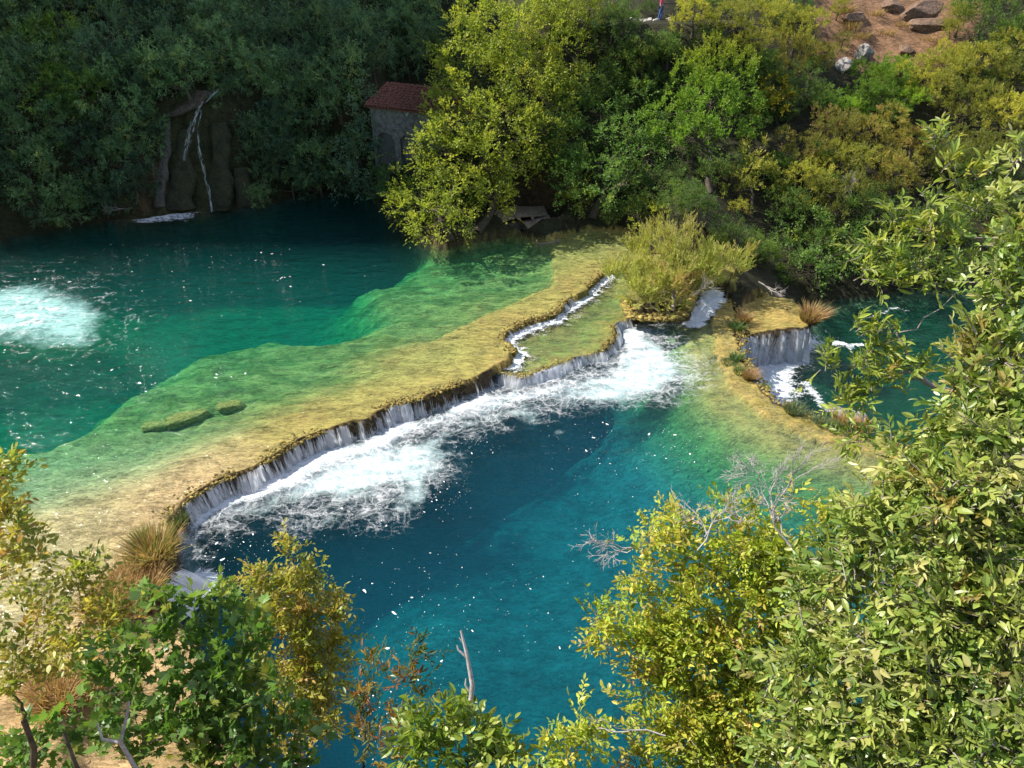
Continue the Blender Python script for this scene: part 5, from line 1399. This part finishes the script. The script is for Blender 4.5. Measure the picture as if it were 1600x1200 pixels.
near_tree('maple_tree', 'yellowing small leaved tree at the water edge behind the fig', 'tree', (-3.4, 6.6),
          [(455, 868, 30), (420, 905, 34), (480, 900, 34, .2), (445, 940, 46), (500, 960, 44, .2), (530, 1005, 34, .3), (440, 1000, 52), (500, 1040, 50, .2), (455, 1075, 52), (510, 1100, 36), (400, 960, 30, -.2), (470, 1140, 44), (395, 905, 16)],
          'maple', 201, 10.8, tr=.13, dens=2.4, frac=.75, twig_frac=.25, bark=MB_PALE, leaf_objs=200)
near_tree('fig_tree', 'dark green fig tree with big lobed leaves on the near bank', 'tree', (-3.3, 4.6),
          [(310, 945, 30), (350, 960, 34), (270, 965, 28), (390, 985, 34), (225, 1000, 30), (290, 1010, 44), (355, 1035, 46), (230, 1060, 40), (300, 1085, 50), (380, 1095, 48), (210, 1120, 38), (270, 1150, 46), (345, 1150, 50), (420, 1160, 46), (180, 1000, 18), (460, 1180, 36), (160, 1070, 22), (200, 1180, 40), (40, 1175, 36), (100, 1185, 36), (15, 1195, 36), (150, 1150, 26), (120, 1105, 34), (75, 1150, 34), (150, 1030, 28), (470, 1120, 36), (430, 1060, 34), (250, 930, 20), (330, 1195, 44)],
          'fig', 202, 9.0, tr=.09, dens=1.8, frac=.8, twig_frac=.5, bark=MB_PALE, leaf_objs=300, zmin=-.7)
near_tree('maple_tree', 'open branched olive tree reaching in over the pale sandy shallows', 'tree', (-6.0, 3.6),
          [(10, 800, 26), (25, 840, 28), (-20, 820, 40), (60, 870, 14), (15, 920, 20), (70, 930, 24), (120, 930, 24), (150, 960, 24), (60, 985, 28), (110, 1000, 28), (170, 975, 18), (20, 1020, 34), (70, 1050, 30), (10, 1085, 30), (-30, 960, 40), (210, 965, 22), (5, 735, 12), (-10, 760, 20), (130, 905, 14)],
          'maple', 203, 7.6, tr=.055, dens=2.8, frac=.9, twig_frac=.5, leaf_objs=200)
near_tree('sapling', 'thin sapling with russet leaf tips rising over the blue water', 'tree', (-1.15, 4.3),
          [(655, 1020, 20), (640, 1045, 20), (635, 1070, 22), (650, 1095, 20), (620, 1130, 26), (640, 1165, 26), (605, 1185, 24)], 'redtwig', 204, 8.0, tr=.035, dens=.75, frac=1.0, twig_frac=1.0, leaf_objs=60)
near_tree('sapling', 'thin dark leaved sapling beside the russet tipped one', 'tree', (-1.9, 4.4),
          [(582, 1050, 14), (575, 1075, 14), (570, 1110, 16), (562, 1140, 18), (580, 1160, 18)], 'redtwig', 205, 8.3, tr=.03, dens=.8, frac=1.0, twig_frac=1.0, leaf_objs=40)
near_tree('shrub', 'fresh green maple shrub round the bare grey stem', 'shrub', (-.65, 3.6),
          [(690, 1130, 34), (660, 1155, 30), (730, 1140, 36), (700, 1175, 44), (760, 1170, 32), (790, 1180, 26), (640, 1185, 32), (730, 1190, 40), (745, 1110, 18), (770, 1195, 40)], 'limeleaf', 206, 7.0, tr=.05, dens=1.2, frac=.9, twig_frac=.6, leaf_objs=150)
near_tree('shrub', 'small yellow shrub beside the blue water below the gold tree', 'shrub', (.3, 4.2),
          [(880, 1150, 26), (905, 1130, 16), (860, 1180, 30), (900, 1180, 30), (840, 1195, 24), (925, 1150, 14)], 'goldmaple', 207, 8.2, tr=.04, dens=1.2, frac=.9, twig_frac=.6, leaf_objs=100)
near_tree('maple_tree', 'golden green tree with russet patches beside the deep water', 'tree', (2.6, 5.2),
          [(1020, 815, 26), (1055, 830, 34), (1100, 840, 36), (1140, 860, 40), (1060, 880, 36), (1020, 880, 22), (1180, 830, 34), (1110, 915, 46), (1050, 940, 40), (1000, 950, 26), (950, 980, 26), (985, 1000, 34), (1030, 1010, 42), (1170, 930, 50), (1080, 1020, 50), (1140, 1010, 52),
           (1010, 1075, 40), (1070, 1095, 50), (1140, 1100, 54), (1020, 1150, 44), (1090, 1170, 52), (1160, 1180, 52), (1220, 880, 50), (1220, 1010, 50), (1000, 1195, 30), (1250, 780, 26), (1220, 1120, 50), (1290, 820, 30), (1260, 940, 50), (1180, 1060, 50), (1200, 860, 44), (1130, 800, 26), (955, 985, 34), (930, 970, 24), (1000, 905, 28), (975, 1030, 30), (1010, 845, 24), (985, 1110, 30), (1040, 970, 40)],
          'goldmaple', 208, 8.6, tr=.14, dens=3.8, frac=.7, twig_frac=.2, bark=MB_PALE, leaf_objs=300)
near_tree('ash_tree', 'lime green ash tree with pale stems standing against the scrub slope', 'tree', (4.6, 2.6),
          [(1480, 260, 22), (1445, 330, 26), (1500, 300, 30), (1410, 345, 22), (1460, 365, 34), (1390, 400, 24), (1430, 405, 30), (1490, 380, 34), (1540, 330, 34), (1365, 385, 16), (1350, 435, 16), (1400, 445, 24), (1460, 440, 32), (1520, 430, 36), (1560, 390, 34),
           (1340, 520, 14), (1370, 550, 18), (1400, 520, 18), (1300, 572, 12), (1345, 572, 16), (1320, 625, 14), (1350, 625, 14), (1375, 590, 16), (1340, 690, 18), (1420, 580, 22), (1460, 220, 10), (1540, 280, 24)],
          'ash', 209, 6.2, tr=.09, dens=.85, frac=1.0, twig_frac=1.0, bark=MB_PALE, leaf_objs=300)
near_tree('evergreen_oak', 'big evergreen oak with leathery olive leaves crowding in from the bank', 'tree', (3.4, 1.3),
          [(1595, 250, 30, .6), (1600, 310, 40, .5), (1585, 350, 34, .5), (1590, 390, 50, .4), (1575, 430, 40, .4), (1590, 470, 55, .3), (1560, 500, 48, .3), (1530, 560, 44, .3), (1560, 560, 58, .2), (1490, 610, 34, .3), (1530, 640, 56, .2), (1585, 640, 60, .1), (1450, 665, 34, .3), (1485, 690, 48, .2),
           (1405, 710, 34, .4), (1540, 710, 62, 0), (1435, 745, 52, .2), (1370, 765, 40, .4), (1480, 770, 64, 0), (1580, 790, 66, -.1), (1320, 805, 30, .6), (1370, 820, 58, .2), (1450, 850, 66, 0), (1300, 870, 46, .4), (1540, 870, 70, -.1), (1260, 900, 30, .6), (1370, 910, 64, .1), (1290, 950, 54, .3), (1460, 950, 72, -.1),
           (1570, 970, 76, -.2), (1240, 980, 34, .5), (1370, 1010, 70, 0), (1280, 1050, 60, .2), (1470, 1060, 80, -.2), (1210, 1060, 30, .5), (1580, 1080, 84, -.3), (1370, 1110, 76, -.1), (1270, 1140, 64, .1), (1190, 1150, 34, .4), (1480, 1170, 86, -.3), (1590, 1190, 90, -.4), (1340, 1200, 80, -.1), (1230, 1200, 50, .3)],
          'oak', 210, 3.7, tr=.10, dens=2.9, frac=.7, twig_frac=.6, leaf_mat=ML_OAK, bark=MB_PALE, leaf_objs=300)

# bare wood
def bare(name, label, category, start, aim, L, seed, depth=5, r0=.02, mat_=None, spread=.55, kids=3):
    start = np.asarray(start, float); r = np.random.default_rng(seed)
    mb = MB()
    def grow(p, d, L, rr, lev):
        d = nrm(d + r.normal(size=3) * .12)
        q = p + d * L
        mid = (p + q) / 2 + r.normal(size=3) * L * .07
        tube(mb, [p - start, mid - start, q - start], [rr, rr * .85, rr * .66], 5 if lev > 2 else 4)
        if lev == 0: return
        for k in range(kids if lev > 1 else 2):
            f = r.uniform(.45, 1.0); o = p + (q - p) * f if k else q
            grow(o, nrm(d + r.normal(size=3) * spread), L * r.uniform(.55, .82), max(rr * .6, .0022), lev - 1)
    grow(start, nrm(np.asarray(aim, float)), L, r0, depth)
    link(name, mb.mesh(name), mat_ or MB_DEAD, loc=tuple(start), label=label, category=category)
def to(a, b): return b - a
p0, p1 = atd(1010, 860, 8.7), atd(940, 862, 8.5)
bare('dead_branch', 'bleached leafless branch fanning out over the teal water', 'branch', p0, to(p0, p1), .30, 1, depth=5, r0=.012, spread=.5)
p0, p1 = atd(1240, 860, 8.3), atd(1190, 780, 8.3)
bare('dead_branch', 'grey thicket of dead twigs above the golden tree', 'branch', p0, to(p0, p1), .42, 2, depth=6, r0=.016, spread=.5)
p0, p1 = atd(1205, 800, 8.4), atd(1225, 700, 8.4)
bare('dead_branch', 'bare grey twig standing up from the dead thicket', 'branch', p0, to(p0, p1), .38, 3, depth=4, r0=.010, spread=.28)
p0, p1 = atd(1090, 860, 8.3), atd(1130, 800, 8.3)
bare('dead_branch', 'pale dead twigs among the russet leaves of the golden tree', 'branch', p0, to(p0, p1), .32, 4, depth=5, r0=.012, spread=.6)
p0, p1 = atd(1040, 1150, 7.9), atd(950, 1120, 7.9)
bare('dead_branch', 'crooked bare branch low beside the small yellow shrub', 'branch', p0, to(p0, p1), .42, 5, depth=2, r0=.012, spread=.3, kids=2)
b_ = np.array([-.45, 3.9, gz(-.45, 3.9) - .1]); p1 = atd(735, 1000, 7.2)
mb = MB()
mp_ = [b_, b_ * .5 + atd(735, 1190, 7.2) * .5 + np.array([.08, 0, 0]), atd(732, 1130, 7.2), atd(738, 1070, 7.2), atd(730, 1025, 7.2), atd(720, 985, 7.2)]
tube(mb, np.array(mp_) - b_, [.045, .036, .027, .023, .017, .010], 7)
tube(mb, np.array([atd(732, 1030, 7.2), atd(716, 1015, 7.2), atd(714, 1008, 7.2)]) - b_, [.013, .010, .006], 6)
tube(mb, np.array([atd(737, 1085, 7.2), atd(727, 1070, 7.2), atd(728, 1060, 7.2)]) - b_, [.012, .009, .005], 6)
tube(mb, np.array([atd(728, 1010, 7.2), atd(717, 996, 7.2)]) - b_, [.009, .005], 6)
link('bare_stem', mb.mesh('bare_stem'), MB_DEAD, loc=tuple(b_), label='forked bare grey stem rising over the deep blue water', category='stem')
b_ = np.array([-4.0, 4.0, gz(-4.0, 4.0) - .1])
mb = MB(); tube(mb, np.array([b_, b_ * .6 + atd(120, 1210, 7.6) * .4, atd(118, 1195, 7.6), atd(100, 1145, 7.6)]) - b_, [.035, .03, .022, .016], 7)
link('broken_stem', mb.mesh('broken_stem'), MB_DARK, loc=tuple(b_), label='broken brown stem in the corner below the dry grass', category='stem')
b_ = np.array([-3.2, 3.9, gz(-3.2, 3.9) - .1])
mb = MB()
tube(mb, np.array([b_, b_ * .5 + atd(200, 1180, 7.8) * .5, atd(188, 1160, 7.8), atd(198, 1120, 7.8), atd(202, 1095, 7.8)]) - b_, [.032, .028, .022, .016, .010], 7)
tube(mb, np.array([atd(188, 1160, 7.8), atd(160, 1155, 7.8), atd(152, 1130, 7.8)]) - b_, [.024, .016, .010], 6)
link('bare_stem', mb.mesh('bare_stem'), MB_DEAD, loc=tuple(b_), label='pale crooked bare stem in front of the fig leaves', category='stem')
# dead roots on the cliff and driftwood round the islet
p0 = cliff_pt(432, 165, .8); bare('dead_roots', 'pale dead roots hanging on the shaded cliff between spring and building', 'roots', p0, (-.25, -.15, -1), .9, 11, depth=4, r0=.035, spread=.35)
p0 = at(205, 325, .7); bare('dead_branch', 'fallen pale branch at the shaded waterline by the spring foam', 'branch', p0, (-1, -.3, -.1), .7, 12, depth=4, r0=.03, spread=.4)
p0 = at(1185, 440, .4); bare('driftwood', 'tangle of pale roots between the cascade and the moss pond', 'driftwood', p0, (.6, -.5, -.45), .7, 13, depth=4, r0=.035, spread=.4)
p0 = at(1015, 470, .35); bare('driftwood', 'grey driftwood caught on the near edge of the willow islet', 'driftwood', p0, (.5, -.7, -.35), .6, 14, depth=3, r0=.04, spread=.35)
p0 = at(1060, 470, .3); bare('driftwood', 'bare grey boughs sprawling from the shaded side of the willow', 'driftwood', p0, (.8, -.1, .35), .8, 15, depth=5, r0=.03, spread=.4)
p0, _ = hit(780, 235, 3.0); bare('dead_branch', 'dead pale twigs drooping inside the tall yellow green tree', 'branch', p0, (.2, -.3, -.9), .8, 16, depth=4, r0=.03, spread=.4)
p0, _ = hit(1330, 300, 1.6); bare('dead_branch', 'grey dead twigs in the middle of the brown scrub', 'branch', p0, (-.3, -.5, .4), .8, 17, depth=5, r0=.025, spread=.6)
